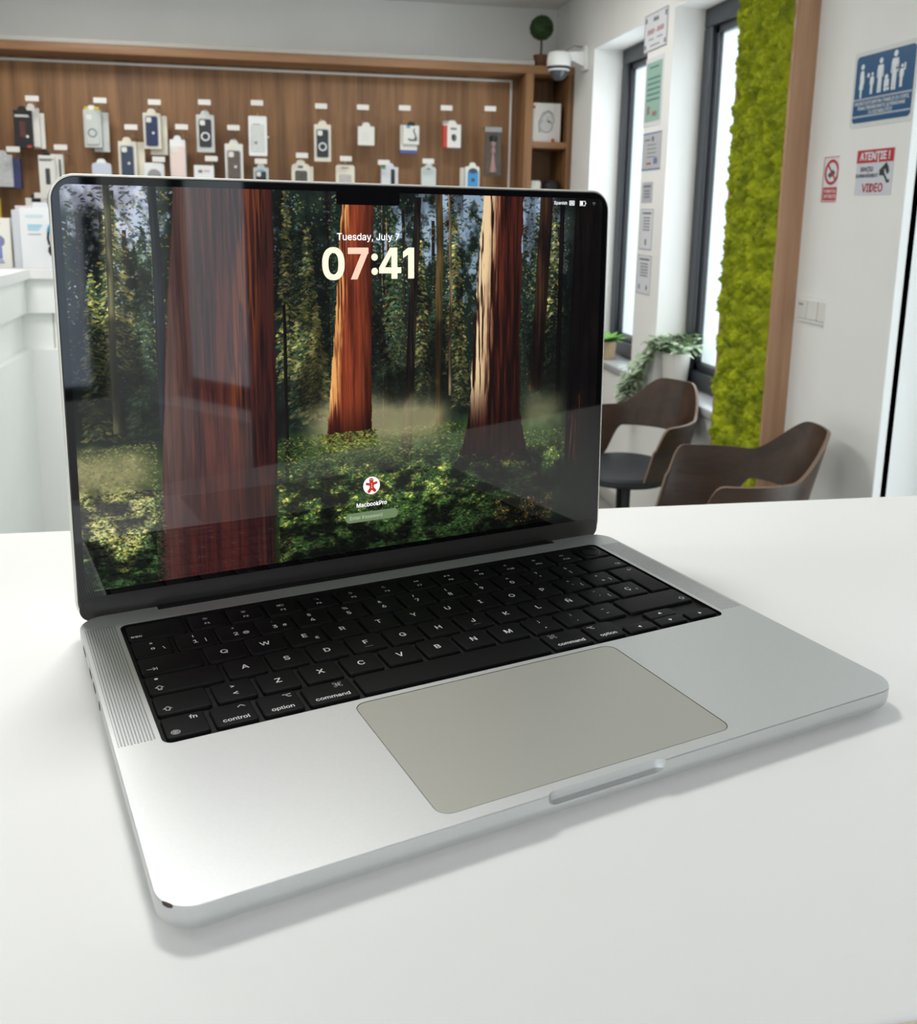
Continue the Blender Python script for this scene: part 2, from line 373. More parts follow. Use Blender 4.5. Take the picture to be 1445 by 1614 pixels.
# speaker grilles: rows of drilled holes in the deck
def dots(name, px, py):
    m = bpy.data.materials.new(name); m.use_nodes = True; N = m.node_tree.nodes; L = m.node_tree.links; b = N['Principled BSDF']
    tc = N.new('ShaderNodeTexCoord'); sp = N.new('ShaderNodeSeparateXYZ'); L.new(tc.outputs['Object'], sp.inputs[0])
    def M1(op, a, bb=None, c=None):
        n = N.new('ShaderNodeMath'); n.operation = op
        for i, q in enumerate((a, bb, c)):
            if q is None: continue
            if isinstance(q, (int, float)): n.inputs[i].default_value = q
            else: L.new(q, n.inputs[i])
        return n.outputs[0]
    fx = M1('MULTIPLY', sp.outputs[0], 1000 / px); ix = M1('FLOOR', fx); odd = M1('MULTIPLY', M1('MODULO', ix, 2), .5)
    fy = M1('ADD', M1('MULTIPLY', sp.outputs[1], 1000 / py), odd)
    dx = M1('MULTIPLY', M1('SUBTRACT', M1('FRACT', fx), .5), px); dy = M1('MULTIPLY', M1('SUBTRACT', M1('FRACT', fy), .5), py)
    d = M1('SQRT', M1('ADD', M1('MULTIPLY', dx, dx), M1('MULTIPLY', dy, dy)))
    k = M1('LESS_THAN', d, .33)
    mx = N.new('ShaderNodeMix'); mx.data_type = 'RGBA'; L.new(k, mx.inputs['Factor']); mx.inputs['A'].default_value = lin((214, 215, 216)) + (1,); mx.inputs['B'].default_value = lin((40, 50, 50)) + (1,)
    L.new(mx.outputs['Result'], b.inputs['Base Color']); b.inputs['Roughness'].default_value = .5
    L.new(M1('SUBTRACT', .85, M1('MULTIPLY', k, .85)), b.inputs['Metallic'])
    return m
M_dots = dots('drilled_speaker_holes', 1.2, 1.1)
for a, b_ in ((1.8, 15.8), (297.6, 310.6)):
    lap(MB().box(a, b_, 95.4, 206.4 if a < 10 else 201.5, DZ - .05, DZ + .02), 'speaker_grille', M_dots, smooth=False)
# ports along the left side
for ya, yb_, hh in ((196.5, 186.5, 2.4), (172.5, 163.8, 2.4), (158.4, 149.7, 2.4), (139.2, 135.4, 3.4)):
    lap(MB().rr(yb_, ya, DZ - 5.6 - hh / 2 + 2, DZ - 5.6 + hh / 2 + 2, 1.2, [(0, -.4), (0, .12)], 5, M=Matrix(((0, 0, -1, 0.0), (1, 0, 0, 0), (0, 1, 0, 0), (0, 0, 0, 1)))), 'port', M_port)
# hinge bar
lap(MB().rr(37.9, 273.9, 217.0, 226.4, 1.5, [(.8, 2.0), (0, 3.5), (0, DZ - 1.2), (.6, DZ - .6)], 4), 'hinge_cover', M_hinge)

# keys
U = 19.055; KX = 19.4; GAP = 2.5; KH = 16.0
ROWY = [94.0, 112.7, 131.2, 149.7, 168.1, 186.6]
def keycap(x0, y0, x1, y1, r=1.5, outline=None):
    prof = [(-.25, DZ - 1.9), (-.1, DZ - .55), (0, DZ - .42), (.28, DZ - .18), (.55, DZ - .14)]
    if outline: return MB().stack([[(p[0], p[1], z) for p in outline(i)] for i, z in prof])
    return MB().rr(x0, x1, y0, y1, r, prof, 5)
LZ = DZ - .13
def place(cx, cy, items, top):
    """items: (text, size, dx, dy, align, bold)"""
    mb = MB()
    for it in items:
        body, size, dx, dy = it[:4]; al = it[4] if len(it) > 4 else 'CENTER'; bo = it[5] if len(it) > 5 else it[1] * .018
        if callable(body): body(mb, cx + dx, cy + dy, size)
        else: put_text(mb, body, size, cx + dx, cy + dy, LZ, align=al, bold=bo)
    return mb
def stroke(mb, pts, w=.32, closed=False):
    pts = [Vector((p[0], p[1])) for p in pts]; n = len(pts)
    for i in range(n if closed else n - 1):
        a, b = pts[i], pts[(i + 1) % n]; d = (b - a); L_ = d.length
        if L_ < 1e-6: continue
        d /= L_; q = Vector((-d.y, d.x)) * w / 2; e = d * w / 2
        mb.poly([(*(a - e - q), LZ), (*(b + e - q), LZ), (*(b + e + q), LZ), (*(a - e + q), LZ)])
def circ(mb, x, y, r, w=.3, a0=0, a1=360, n=20, sx=1): stroke(mb, [(x + sx * r * math.cos(R(a0 + (a1 - a0) * k / n)), y + r * math.sin(R(a0 + (a1 - a0) * k / n))) for k in range(n + 1)], w)
def s_cmd(mb, x, y, s):
    a = s * .22; r = s * .2
    stroke(mb, [(x - a, y - a), (x + a, y - a), (x + a, y + a), (x - a, y + a)], .3, True)
    for i, j in ((-1, -1), (1, -1), (1, 1), (-1, 1)): circ(mb, x + i * (a + r * .8), y + j * (a + r * .8), r, .3, n=12)
def s_opt(mb, x, y, s): stroke(mb, [(x - s * .6, y + s * .35), (x - s * .2, y + s * .35), (x + s * .2, y - s * .35), (x + s * .6, y - s * .35)], .34); stroke(mb, [(x + s * .1, y + s * .35), (x + s * .6, y + s * .35)], .34)
def s_ctl(mb, x, y, s): stroke(mb, [(x - s * .45, y - s * .2), (x, y + s * .25), (x + s * .45, y - s * .2)], .34)
def s_shift(mb, x, y, s): stroke(mb, [(x, y + s * .5), (x + s * .52, y - s * .02), (x + s * .24, y - s * .02), (x + s * .24, y - s * .45), (x - s * .24, y - s * .45), (x - s * .24, y - s * .02), (x - s * .52, y - s * .02)], .32, True)
def s_caps(mb, x, y, s): s_shift(mb, x, y + s * .1, s); stroke(mb, [(x - s * .24, y - s * .55), (x + s * .24, y - s * .55)], .3)
def s_tab(mb, x, y, s): stroke(mb, [(x - s * .6, y), (x + s * .45, y)], .3); stroke(mb, [(x + s * .15, y + s * .3), (x + s * .45, y), (x + s * .15, y - s * .3)], .3); stroke(mb, [(x + s * .58, y + s * .32), (x + s * .58, y - s * .32)], .3)
def s_dot(mb, x, y, s): mb.poly([(x + s * .5 * math.cos(k * math.pi / 6), y + s * .5 * math.sin(k * math.pi / 6), LZ) for k in range(12)])
def s_globe(mb, x, y, s): circ(mb, x, y, s * .5); circ(mb, x, y, s * .5, .2, sx=.45); stroke(mb, [(x - s * .5, y), (x + s * .5, y)], .2); stroke(mb, [(x, y - s * .5), (x, y + s * .5)], .2); [stroke(mb, [(x - s * .42, y + q * s), (x + s * .42, y + q * s)], .18) for q in (-.26, .26)]
def s_tri(a):
    def f(mb, x, y, s): mb.poly([(x + s * .5 * math.cos(R(a + k * 120)), y + s * .5 * math.sin(R(a + k * 120)), LZ) for k in range(3)])
    return f
def s_bksp(mb, x, y, s): stroke(mb, [(x - s * .6, y), (x - s * .2, y + s * .35), (x + s * .55, y + s * .35), (x + s * .55, y - s * .35), (x - s * .2, y - s * .35)], .26, True); stroke(mb, [(x, y + .15 * s), (x + .3 * s, y - .15 * s)], .24); stroke(mb, [(x, y - .15 * s), (x + .3 * s, y + .15 * s)], .24)
def s_ret(mb, x, y, s): stroke(mb, [(x - s * .1, y - s * .3), (x - s * .45, y), (x - s * .1, y + s * .3)], .28); stroke(mb, [(x - s * .4, y), (x + s * .4, y), (x + s * .4, y + s * .35)], .28)
def s_sun(mb, x, y, s):
    circ(mb, x, y, s * .2, .25, n=10)
    for k in range(8): stroke(mb, [(x + s * q * math.cos(k * .785), y + s * q * math.sin(k * .785)) for q in (.34, .5)], .22)
def s_mc(mb, x, y, s): [stroke(mb, [(x + a, y + b), (x + c, y + b), (x + c, y + d), (x + a, y + d)], .24, True) for a, b, c, d in ((-1.7, .1, -.5, .9), (-1.7, -.9, -.5, -.1), (-.1, -.9, 1.5, .9))]
def s_mag(mb, x, y, s): circ(mb, x - .3, y + .3, .8, .26); stroke(mb, [(x + .3, y - .3), (x + 1.1, y - 1.1)], .3)
def s_mic(mb, x, y, s): circ(mb, x, y + .3, .75, .5, sx=.55, n=10); circ(mb, x, y, 1.0, .22, 180, 360, 8); stroke(mb, [(x, y - 1), (x, y - 1.5)], .22)
def s_moon(mb, x, y, s): circ(mb, x, y, 1.0, .28, 60, 330, 14); circ(mb, x + .5, y + .3, .8, .24, 110, 290, 10)
def tri2(mb, x, y, s, d, n=2):
    for k in range(n): mb.poly([(x + (k - .5) * 1.5 * (n > 1) - .7 * d, y - .7, LZ), (x + (k - .5) * 1.5 * (n > 1) + .7 * d, y, LZ), (x + (k - .5) * 1.5 * (n > 1) - .7 * d, y + .7, LZ)])
def s_rw(mb, x, y, s): tri2(mb, x, y, s, -1)
def s_ff(mb, x, y, s): tri2(mb, x, y, s, 1)
def s_pp(mb, x, y, s): tri2(mb, x - .9, y, s, 1, 1); [stroke(mb, [(x + q, y - .6), (x + q, y + .6)], .3) for q in (.7, 1.4)]
def s_vol(n):
    def f(mb, x, y, s):
        stroke(mb, [(x - 1.4, y - .3), (x - .9, y - .3), (x - .3, y - .8), (x - .3, y + .8), (x - .9, y + .3), (x - 1.4, y + .3)], .26, True)
        for k in range(n): circ(mb, x - .3, y, .8 + .5 * k, .22, -45, 45, 6)
    return f
def fk(sym, t): return [(sym, 2.4, 0, 2.2), (t, 2.3, 0, -3.4)]
def num(a, b, *ex): return [(a, 3.3, -.0, 3.3), (b, 4.3, 0, -2.6)] + [(e, 3.3, 4.8, -2.6) for e in ex]
rows = {
 5: [(0, 1.5, [('esc', 3.2, -12.2, -4.4, 'LEFT')])] + [(1.5 + i, 1, l) for i, l in enumerate([fk(s_sun, 'F1'), fk(s_sun, 'F2'), fk(s_mc, 'F3'), fk(s_mag, 'F4'), fk(s_mic, 'F5'), fk(s_moon, 'F6'), fk(s_rw, 'F7'), fk(s_pp, 'F8'), fk(s_ff, 'F9'), fk(s_vol(0), 'F10'), fk(s_vol(1), 'F11'), fk(s_vol(2), 'F12')])] + [(13.5, 1, None)],
 4: [(i, 1, l) for i, l in enumerate([num('ª', 'º', '\\'), num('!', '1', '|'), num('"', '2', '@'), num('·', '3', '#'), num('$', '4'), num('%', '5'), num('&', '6'), num('/', '7'), num('(', '8'), num(')', '9'), num('=', '0'), num('?', "'"), num('¿', '¡')])] + [(13, 1.5, [(s_bksp, 3, 8.6, -3.6)])],
 3: [(0, 1.5, [(s_tab, 3.6, -8.6, -3.8)])] + [(1.5 + i, 1, [(c, 4.9, 0, 0)] + ([('€', 3.2, 5, -4.2)] if c == 'E' else [])) for i, c in enumerate('QWERTYUIOP')] + [(11.5, 1, num('^', '`', '[')), (12.5, 1, num('*', '+', ']'))],
 2: [(0, 1.75, [(s_caps, 3.2, -11, -3.6), (s_dot, 1.6, -11, 4.8)])] + [(1.75 + i, 1, [(c, 4.9, 0, 0)]) for i, c in enumerate('ASDFGHJKLÑ')] + [(11.75, 1, num('¨', '´', '{')), (12.75, 1, [('Ç', 4.6, 0, 0), ('}', 3.2, 4.8, -2.6)])],
 1: [(0, 1.25, [(s_shift, 3.2, -6.4, -3.8)]), (1.25, 1, num('>', '<'))] + [(2.25 + i, 1, [(c, 4.9, 0, 0)]) for i, c in enumerate('ZXCVBNM')] + [(9.25, 1, num(';', ',')), (10.25, 1, num(':', '.')), (11.25, 1, num('_', '-')), (12.25, 2.25, [(s_shift, 3.2, 16.2, -3.8)])],
 0: [(0, 1, [('fn', 3.4, 4.0, 4.6), (s_globe, 3.3, -4.6, -4.4)]), (1, 1, [(s_ctl, 3.2, 4.0, 4.6), ('control', 3.3, 0, -4.2)]), (2, 1, [(s_opt, 2.7, 4.2, 4.6), ('option', 3.3, 0, -4.2)]), (3, 1.25, [(s_cmd, 3.2, 5.0, 4.4), ('command', 3.3, 0, -4.2)]),
     (4.25, 5, []), (9.25, 1.25, [(s_cmd, 3.2, -5.4, 4.4), ('command', 3.3, 0, -4.2)]), (10.5, 1, [(s_opt, 2.7, -4.4, 4.6), ('option', 3.3, 0, -4.2)])]}
for r_, ks in rows.items():
    y0 = ROWY[r_]; y1 = y0 + KH
    for u, wd, items in ks:
        x0 = KX + u * U; x1 = x0 + wd * U - GAP
        k = lap(keycap(x0, y0, x1, y1), 'key', M_key)
        cx, cy = (x0 + x1) / 2, (y0 + y1) / 2
        if items is None:      # fingerprint sensor
            k['label'] = 'round fingerprint sensor key'
            lap(MB().lathe([(6.1, DZ - .2), (6.1, DZ - .10), (5.5, DZ - .10), (5.2, DZ - .16)], 28, (cx, cy, 0)), 'sensor_ring', M_bez, k)
        elif items:
            mb = place(cx, cy, items, 0)
            if any(isinstance(i_[0], str) and i_[0] in ('F', 'J') for i_ in items): stroke(mb, [(cx - 1.9, cy - 4.6), (cx + 1.9, cy - 4.6)], .12)
            lap(mb, 'legend', M_leg, k, smooth=False)
# enter key spans two rows
def ent(i):
    xa, xm, xb = KX + 13.5 * U, KX + 13.75 * U, KX + 14.5 * U - GAP; ya, ym, yb_ = ROWY[2], ROWY[3], ROWY[3] + KH
    P = [(xm + i, ya + i), (xb - i, ya + i), (xb - i, yb_ - i), (xa + i, yb_ - i), (xa + i, ym + i), (xm + i, ym + i)]
    out = []; rr_ = [1.5, 1.5, 1.5, 1.5, 1.5, .4]
    for j, p in enumerate(P):
        a = Vector(P[j - 1]) - Vector(p); b = Vector(P[(j + 1) % 6]) - Vector(p); a.normalize(); b.normalize(); r = max(.25, rr_[j] - i)
        for q in range(5):
            t_ = q / 4; out.append(tuple(Vector(p) + a * r * (1 - t_) ** 2 + b * r * t_ ** 2))
    return out
k = lap(keycap(0, 0, 0, 0, outline=ent), 'key', M_key)
lap(place(KX + 14.1 * U, ROWY[3] + 9, [(s_ret, 3.2, 1, 3)], 0), 'legend', M_leg, k, smooth=False)
# arrows
ax = KX + 11.5 * U
for x0, y0, y1, sy in ((ax, ROWY[0], ROWY[0] + 7.6, 180), (ax + U, ROWY[0], ROWY[0] + 7.7, 270), (ax + U, ROWY[0] + 8.3, ROWY[0] + KH, 90), (ax + 2 * U, ROWY[0], ROWY[0] + 7.6, 0)):
    k = lap(keycap(x0, y0, x0 + U - GAP, y1, 1.2), 'key', M_key)
    lap(place(x0 + (U - GAP) / 2, (y0 + y1) / 2, [(s_tri(sy), 2.6, 0, 0)], 0), 'legend', M_leg, k, smooth=False)

# lid, standing behind the deck, leaning back 1.4 degrees
A_ = .0243
LIDM = S @ Matrix.Translation((0, 224.77, DZ + .18)) @ Matrix(((1, 0, 0, 0), (0, math.sin(A_), math.cos(A_), 0), (0, math.cos(A_), -math.sin(A_), 0), (0, 0, 0, 1)))
# lid coordinates: x across, y up the lid, z towards the back of the lid
def lid(mb, name, m, parent=None, **kw): return mb.build(name, m, parent or LAP, M=LIDM, **kw)
lshell = lid(MB().rr(0, LW, -5, 212.9, 12.2, [(.95, 0), (.3, .25), (0, .8), (0, 2.6), (.7, 3.4), (3, 4.0)], 14), 'lid', M_rim)
lid(MB().rr(1.0, LW - 1.0, -4.2, 211.9, 11.3, [(0, -.02), (0, .2)], 14), 'lid_gasket', M_gask, lshell, ang=20)
lid(MB().rr(1.5, LW - 1.5, -3.6, 211.4, 10.8, [(0, -.0), (.1, -.10)], 14), 'bezel_glass', M_bez, lshell, ang=20)
lid(MB().rr(1.5, LW - 1.5, -3.6, 8.65, 7.5, [(0, -.05), (0, -.14)], 10), 'chin', M_chin, lshell, ang=20)
# ------------------------------------------------------------------ the picture on the display, computed point by point
GW, GH = 1200, 780
DX0, DV1, DWm, DHm = 4.9, 208.0, 302.4, 196.4
def paint():
    rs = np.random.RandomState(11)
    xx, vv = np.meshgrid(DX0 + (np.arange(GW) + .5) / GW * DWm, DV1 - (np.arange(GH) + .5) / GH * DHm)   # mm on the lid; row 0 is the top
    def vnoise(sx, sy, oct=4, seed=0):
        r = np.random.RandomState(seed); out = 0; amp = 1; tot = 0
        for o in range(oct):
            fx, fy = DWm / sx * 2 ** o, DHm / sy * 2 ** o
            nx, ny = int(fx) + 3, int(fy) + 3; g = r.rand(ny, nx)
            X = (np.arange(GW) + .5) / GW * fx; Y = (np.arange(GH) + .5) / GH * fy
            ix, iy = X.astype(int), Y.astype(int); tx, ty = X - ix, Y - iy; tx = tx * tx * (3 - 2 * tx); ty = ty * ty * (3 - 2 * ty)
            a = g[np.ix_(iy, ix)] * (1 - tx) + g[np.ix_(iy, ix + 1)] * tx; b = g[np.ix_(iy + 1, ix)] * (1 - tx) + g[np.ix_(iy + 1, ix + 1)] * tx
            out = out + amp * (a * (1 - ty[:, None]) + b * ty[:, None]); tot += amp; amp *= .55
        return out / tot
    def sm(a, b, t): t = np.clip((t - a) / (b - a), 0, 1); return t * t * (3 - 2 * t)
    def C(*c): return np.array(c, float)
    img = np.zeros((GH, GW, 3))
    def blend(mask, col):
        nonlocal img
        img = img * (1 - mask[..., None]) + (col if isinstance(col, np.ndarray) and col.ndim == 3 else np.array(col, float)[None, None]) * mask[..., None]
    # sky and deep forest behind
    n1 = vnoise(26, 26, 5, 1); n2 = vnoise(5, 7, 4, 2); n3 = vnoise(2.2, 2.6, 3, 3)
    dark = C(24, 34, 28)[None, None] * (0.6 + .9 * n2[..., None])
    img[:] = dark
    sky = sm(.46, .60, .55 * n1 + .45 * n2 + .26 * sm(150, 215, vv) - .12 * sm(30, 60, xx) * (1 - sm(180, 200, xx)) - .1)
    skyc = C(150, 172, 196)[None, None] * np.ones_like(img); L_ = sm(60, 20, xx) ; skyc = skyc * (1 - L_[..., None]) + C(205, 208, 228) * L_[..., None]
    blend(sky * sm(96, 160, vv) * sm(292, 262, xx) * .9, skyc)
    blend(sm(60, 22, xx) * sm(192, 206, vv) * .85, C(202, 205, 226))
    def px(x): return (x - DX0) / DWm * GW
    def py(v): return (DV1 - v) / DHm * GH
    def dab(x, v, rx, ry, col, al, ang=0):
        cx, cy = px(x), py(v); R_ = int(max(rx, ry)) + 2; x0, x1 = max(0, int(cx) - R_), min(GW, int(cx) + R_ + 1); y0, y1 = max(0, int(cy) - R_), min(GH, int(cy) + R_ + 1)
        if x0 >= x1 or y0 >= y1: return
        X, Y = np.meshgrid(np.arange(x0, x1) - cx, np.arange(y0, y1) - cy)
        if ang: c, s = math.cos(ang), math.sin(ang); X, Y = X * c + Y * s, -X * s + Y * c
        m = np.clip(1.35 - np.sqrt((X / rx) ** 2 + (Y / ry) ** 2), 0, .5) * 2 * al
        img[y0:y1, x0:x1] = img[y0:y1, x0:x1] * (1 - m[..., None]) + np.asarray(col)[None, None] * m[..., None]
    # far thin trunks
    def trunk(xt, xb, vt, vb, wt, wb, col, col2, lit=None, seed=0, rough=.25, al=1.0, litw=.28, flare=0, dark_low=0):
        t = np.clip((vt - vv) / (vt - vb), 0, 1); cx = xt + (xb - xt) * t + (vnoise(40, 30, 2, seed + 50) - .5) * 1.2
        wd = wt + (wb - wt) * t + flare * np.clip((t - .72) / .28, 0, 1) ** 2
        e = (vnoise(1.5, 5, 3, seed + 9) - .5) * rough * 2
        s = (xx - cx) / wd + e * .12
        m = np.clip((.5 - np.abs(s)) * wd * GW / DWm + .5, 0, 1) * (vv < vt) * (vv > vb + (vnoise(3, 3, 2, seed + 4) - .5) * 4)
        bark = vnoise(1.1, 26, 4, seed + 1); b2 = vnoise(3.2, 60, 3, seed + 2); f = np.clip(.5 + (bark - .5) * 1.9 + (b2 - .5) * 1.6, 0, 1)
        c = np.array(col2, float)[None, None] * (1 - f[..., None]) + np.array(col, float)[None, None] * f[..., None]
        c = c * (1 - .35 * np.clip((s + .1) * 1.6, 0, 1)[..., None])
        if lit is not None:
            k = sm(-.5 + litw + .12 * (bark - .5) * 4, -.5 + litw * .35, s) * sm(.30, .62, f + .15) * (1 if not dark_low else sm(vb + dark_low * .4, vb + dark_low, vv))
            c = c * (1 - k[..., None]) + np.array(lit, float)[None, None] * k[..., None]
        if dark_low: c = c * (.42 + .58 * sm(vb, vb + dark_low * 1.2, vv))[..., None]
        blend(m * al, c); return m
    # conifers made of drooping branch dabs
    def conifer(x, vt, vb, wd, cols, n, seed):
        r = np.random.RandomState(seed)
        for _ in range(n):
            t = r.rand() ** .75; v = vt + (vb - vt) * t; s = (r.rand() - .5) * 2; w_ = wd * (.08 + .92 * t) * (.55 + .45 * abs(math.sin(t * 24 + s)))
            c = cols[r.randint(len(cols))]; lum = (.65 + .7 * r.rand()) * (1.12 if s < 0 else .8)
            dab(x + s * w_ * .5, v - abs(s) * 2, r.uniform(2, 7), r.uniform(1, 2.6), np.clip(C(*c) * lum, 0, 255), .75, .45 * np.sign(s) + r.uniform(-.4, .4))
    G1 = [(60, 84, 58), (38, 56, 44), (84, 100, 62)]; G2 = [(166, 156, 80), (122, 126, 68), (206, 190, 110)]; G3 = [(28, 42, 34), (20, 30, 26), (44, 60, 44)]
    for i in range(26):
        x = rs.uniform(6, 292); trunk(x, x + rs.uniform(-1, 1), rs.uniform(185, 212), rs.uniform(80, 98), rs.uniform(.9, 2.2), rs.uniform(1.2, 2.8), (58, 44, 34), (18, 16, 14), seed=200 + i, lit=(170, 140, 96) if rs.rand() < .3 else None)
    for i in range(46):
        x = rs.uniform(4, 290); conifer(x, rs.uniform(140, 216), rs.uniform(80, 110), rs.uniform(10, 26), G1 if rs.rand() < .35 else G3, 330, 300 + i)
    for x, vt, vb, wd, cols, n in ((26, 206, 120, 30, G1 + G2, 900), (16, 168, 88, 22, G2 + G1, 900), (40, 190, 100, 24, G1 + G3, 800), (111, 210, 110, 18, G2 + G1, 800), (122, 190, 92, 28, G1 + G2, 1100), (126, 150, 88, 20, G2, 500),
                                   (170, 196, 110, 20, G1, 420), (186, 185, 100, 22, G2 + G3, 600), (208, 200, 110, 18, G1 + G2, 520), (212, 150, 90, 14, G2 + G3, 360), (262, 200, 120, 18, G1 + G3, 420), (274, 206, 130, 16, G2 + G3, 300)):
        conifer(x, vt, vb, wd, cols, n, int(x * 7))
    for _ in range(2600):
        dab(rs.uniform(6, 290), rs.uniform(150, 208), rs.uniform(1.5, 6), rs.uniform(1, 2.4), C(*((24, 38, 28), (38, 54, 38), (16, 24, 20))[rs.randint(3)]), .6, rs.uniform(-.7, .7))
    for _ in range(2600):           # sunlit sprays and small sky holes
        x = rs.uniform(104, 284); v = rs.uniform(96, 206); c = (G2[rs.randint(3)] if rs.rand() < .62 else (150, 176, 202) if v > 150 else (90, 70, 40))
        dab(x, v, rs.uniform(1, 3), rs.uniform(.8, 1.8), C(*c) * rs.uniform(.6, 1.05), .6, rs.uniform(-1, 1))
    for _ in range(700):
        x = rs.uniform(5, 56); v = rs.uniform(110, 206); dab(x, v, rs.uniform(1.2, 3.6), rs.uniform(.8, 2), C(*G2[rs.randint(3)]) * rs.uniform(.6, 1.05) if rs.rand() < .7 else C(186, 190, 214), .6, rs.uniform(-1, 1))
    for _ in range(300): dab(rs.uniform(160, 215), rs.normal(128, 12), rs.uniform(1, 3), rs.uniform(1, 2), C(176, 104, 56) * rs.uniform(.5, 1), .45)
    # lower forest falls into shade, then haze near the ground
    blend(sm(150, 96, vv) * .55 * sm(46, 70, vv), C(18, 24, 20))
    # ground shrubs
    gl = sm(88, 74, vv + (vnoise(14, 8, 3, 21) - .5) * 16)
    gcol = C(44, 66, 34)[None, None] * (.5 + 1.0 * n2[..., None]); blend(gl, gcol)
    blend(gl * sm(46, 28, xx) * sm(20, 40, vv) * .75, C(150, 144, 100)[None, None] * (.55 + .8 * n3[..., None]))
    mist = np.exp(-((vv - 84) / 13) ** 2) * (sm(112, 134, xx) * sm(214, 186, xx) * .85 + sm(246, 262, xx) * sm(290, 274, xx) * .42) + np.exp(-((vv - 72) / 9) ** 2) * sm(50, 30, xx) * .35
    MISTM = np.clip(mist * (.45 + vnoise(40, 12, 3, 33)), 0, .7)
    cl1 = vnoise(11, 6, 4, 91); gm = sm(92, 74, vv)[..., None]; 
    # middle trunks
    trunk(109, 108.6, 150, 56, 1.6, 2.6, (36, 32, 26), (14, 14, 12), seed=401)
    trunk(198, 198.4, 208, 78, 4.2, 4.6, (96, 78, 44), (40, 32, 22), seed=402)
    trunk(204.6, 205.6, 208, 96, 1.6, 2.0, (190, 160, 120), (70, 56, 40), seed=403)
    trunk(185, 177.5, 206, 58, 4.0, 6.4, (54, 46, 38), (16, 14, 14), seed=404)
    trunk(268, 262.5, 209, 96, 8.5, 9, (66, 42, 28), (22, 15, 12), seed=405)
    trunk(278.6, 278.2, 205, 92, 3, 3.4, (24, 20, 16), (8, 8, 8), seed=406)
    trunk(46, 47, 209, 92, 4, 5, (46, 48, 52), (22, 26, 30), seed=407)
    trunk(25, 24, 209, 90, 3, 3.4, (110, 104, 70), (36, 40, 34), seed=408)
    # leaves over the ground
    def leaves(n, x0, x1, v0, v1, cols, sz=(1.2, 3.4), dens=None, al=.8):
        for _ in range(n):
            x, v = rs.uniform(x0, x1), rs.uniform(v0, v1); c = C(*cols[rs.randint(len(cols))]) * rs.uniform(.6, 1.15)
            dab(x, v, rs.uniform(*sz), rs.uniform(.7, 1.7), np.clip(c, 0, 255), al, rs.uniform(-.8, .8))
    LG = [(150, 154, 66), (112, 124, 54), (184, 178, 92)]; DG = [(28, 40, 24), (16, 26, 16), (42, 58, 32)]; MG = [(70, 92, 44), (50, 68, 36), (96, 116, 58)]
    leaves(2600, 104, 214, 58, 80, LG + MG + DG + DG, sz=(1.6, 5), al=.55); leaves(600, 253, 285, 46, 70, LG + MG, al=.7)
    leaves(900, 6, 42, 48, 84, [(170, 160, 96), (126, 128, 70), (70, 88, 44)], al=.55)
    blend(MISTM, C(178, 170, 128))
    # redwood trunks
    trunk(150.6, 144, 209, 74, 17.5, 25, (152, 68, 40), (84, 34, 22), lit=(236, 170, 100), seed=31, litw=.24, flare=3, dark_low=22)
    trunk(238.6, 233.5, 209, 44, 26, 36, (96, 40, 26), (30, 14, 12), lit=(236, 206, 160), seed=32, litw=.42, flare=26, dark_low=62)
    leaves(700, 126, 160, 70, 80, LG + MG, sz=(1.5, 4.5), al=.75); leaves(260, 204, 258, 44, 52, DG + MG, sz=(1.5, 4.5), al=.7)
    trunk(80, 71, 209, 9, 48.6, 64, (92, 46, 38), (42, 24, 25), seed=33, rough=.1)
    bx = (xx - (56 - (209 - vv) * .085)) / 50                       # colour across the big trunk
    bigm = ((bx > 0) & (bx < 1.03 + .0 * xx) & (xx < 103.5)).astype(float)
    strk = vnoise(1.4, 40, 4, 61)
    blend(bigm * sm(.45, .1, bx) * .55, C(98, 84, 78)[None, None] * (.55 + .8 * strk[..., None]))
    blend(bigm * sm(.58, .68, bx) * sm(.93, .84, bx) * sm(.42, .62, strk) * .6 * sm(40, 120, vv), C(140, 72, 34))
    blend(bigm * sm(90, 20, vv) * .45, C(58, 20, 20))
    trunk(296.5, 297, 209, 10, 17, 26, (40, 24, 18), (8, 6, 6), lit=None, seed=34)
    bk = vnoise(.9, 12, 4, 71)
    blend(((xx > 282) & (xx < 297)).astype(float) * sm(.60, .74, bk) * sm(100, 84, vv) * sm(14, 30, vv) * .8, C(150, 84, 50))
    blend(sm(282, 279, xx) * sm(276.5, 278.5, xx + (40 - vv) * .1) * sm(42, 30, vv) * sm(12, 16, vv) * .8, C(176, 96, 46))
    # foreground shrubs
    fm = sm(62, 50, vv + (vnoise(18, 10, 3, 41) - .5) * 14 + sm(196, 240, xx) * 8) * sm(99, 104, xx)
    blend(fm, C(34, 58, 26)[None, None] * (.35 + 1.1 * n2[..., None]) * (1 - .55 * sm(215, 262, xx))[..., None])
    for _ in range(13000):
        x = rs.uniform(103, 268); top = 60 - 8 * max(0, min(1, (x - 196) / 44)) + rs.normal(0, 3); v = top - rs.rand() ** 1.2 * (top - 12)
        k = (1 - .7 * max(0, (x - 205) / 60)) * (1 - .6 * max(0, (34 - v) / 26)); cl = .5 + .5 * math.sin(x * .31 + 2.2 * math.sin(v * .23 + x * .05)) * math.sin(v * .42 + 1.7 * math.sin(x * .19)); pal = LG if rs.rand() < .55 * (v > 30) * max(0, cl - .45) * 2 + (.35 if x < 112 and v < 34 else 0) else MG if rs.rand() < .25 + .45 * cl else DG
        dab(x, v, rs.uniform(1.4, 5), rs.uniform(.8, 2.2), C(*pal[rs.randint(3)]) * rs.uniform(.5, 1.15) * k, .7, rs.uniform(-.7, .7))
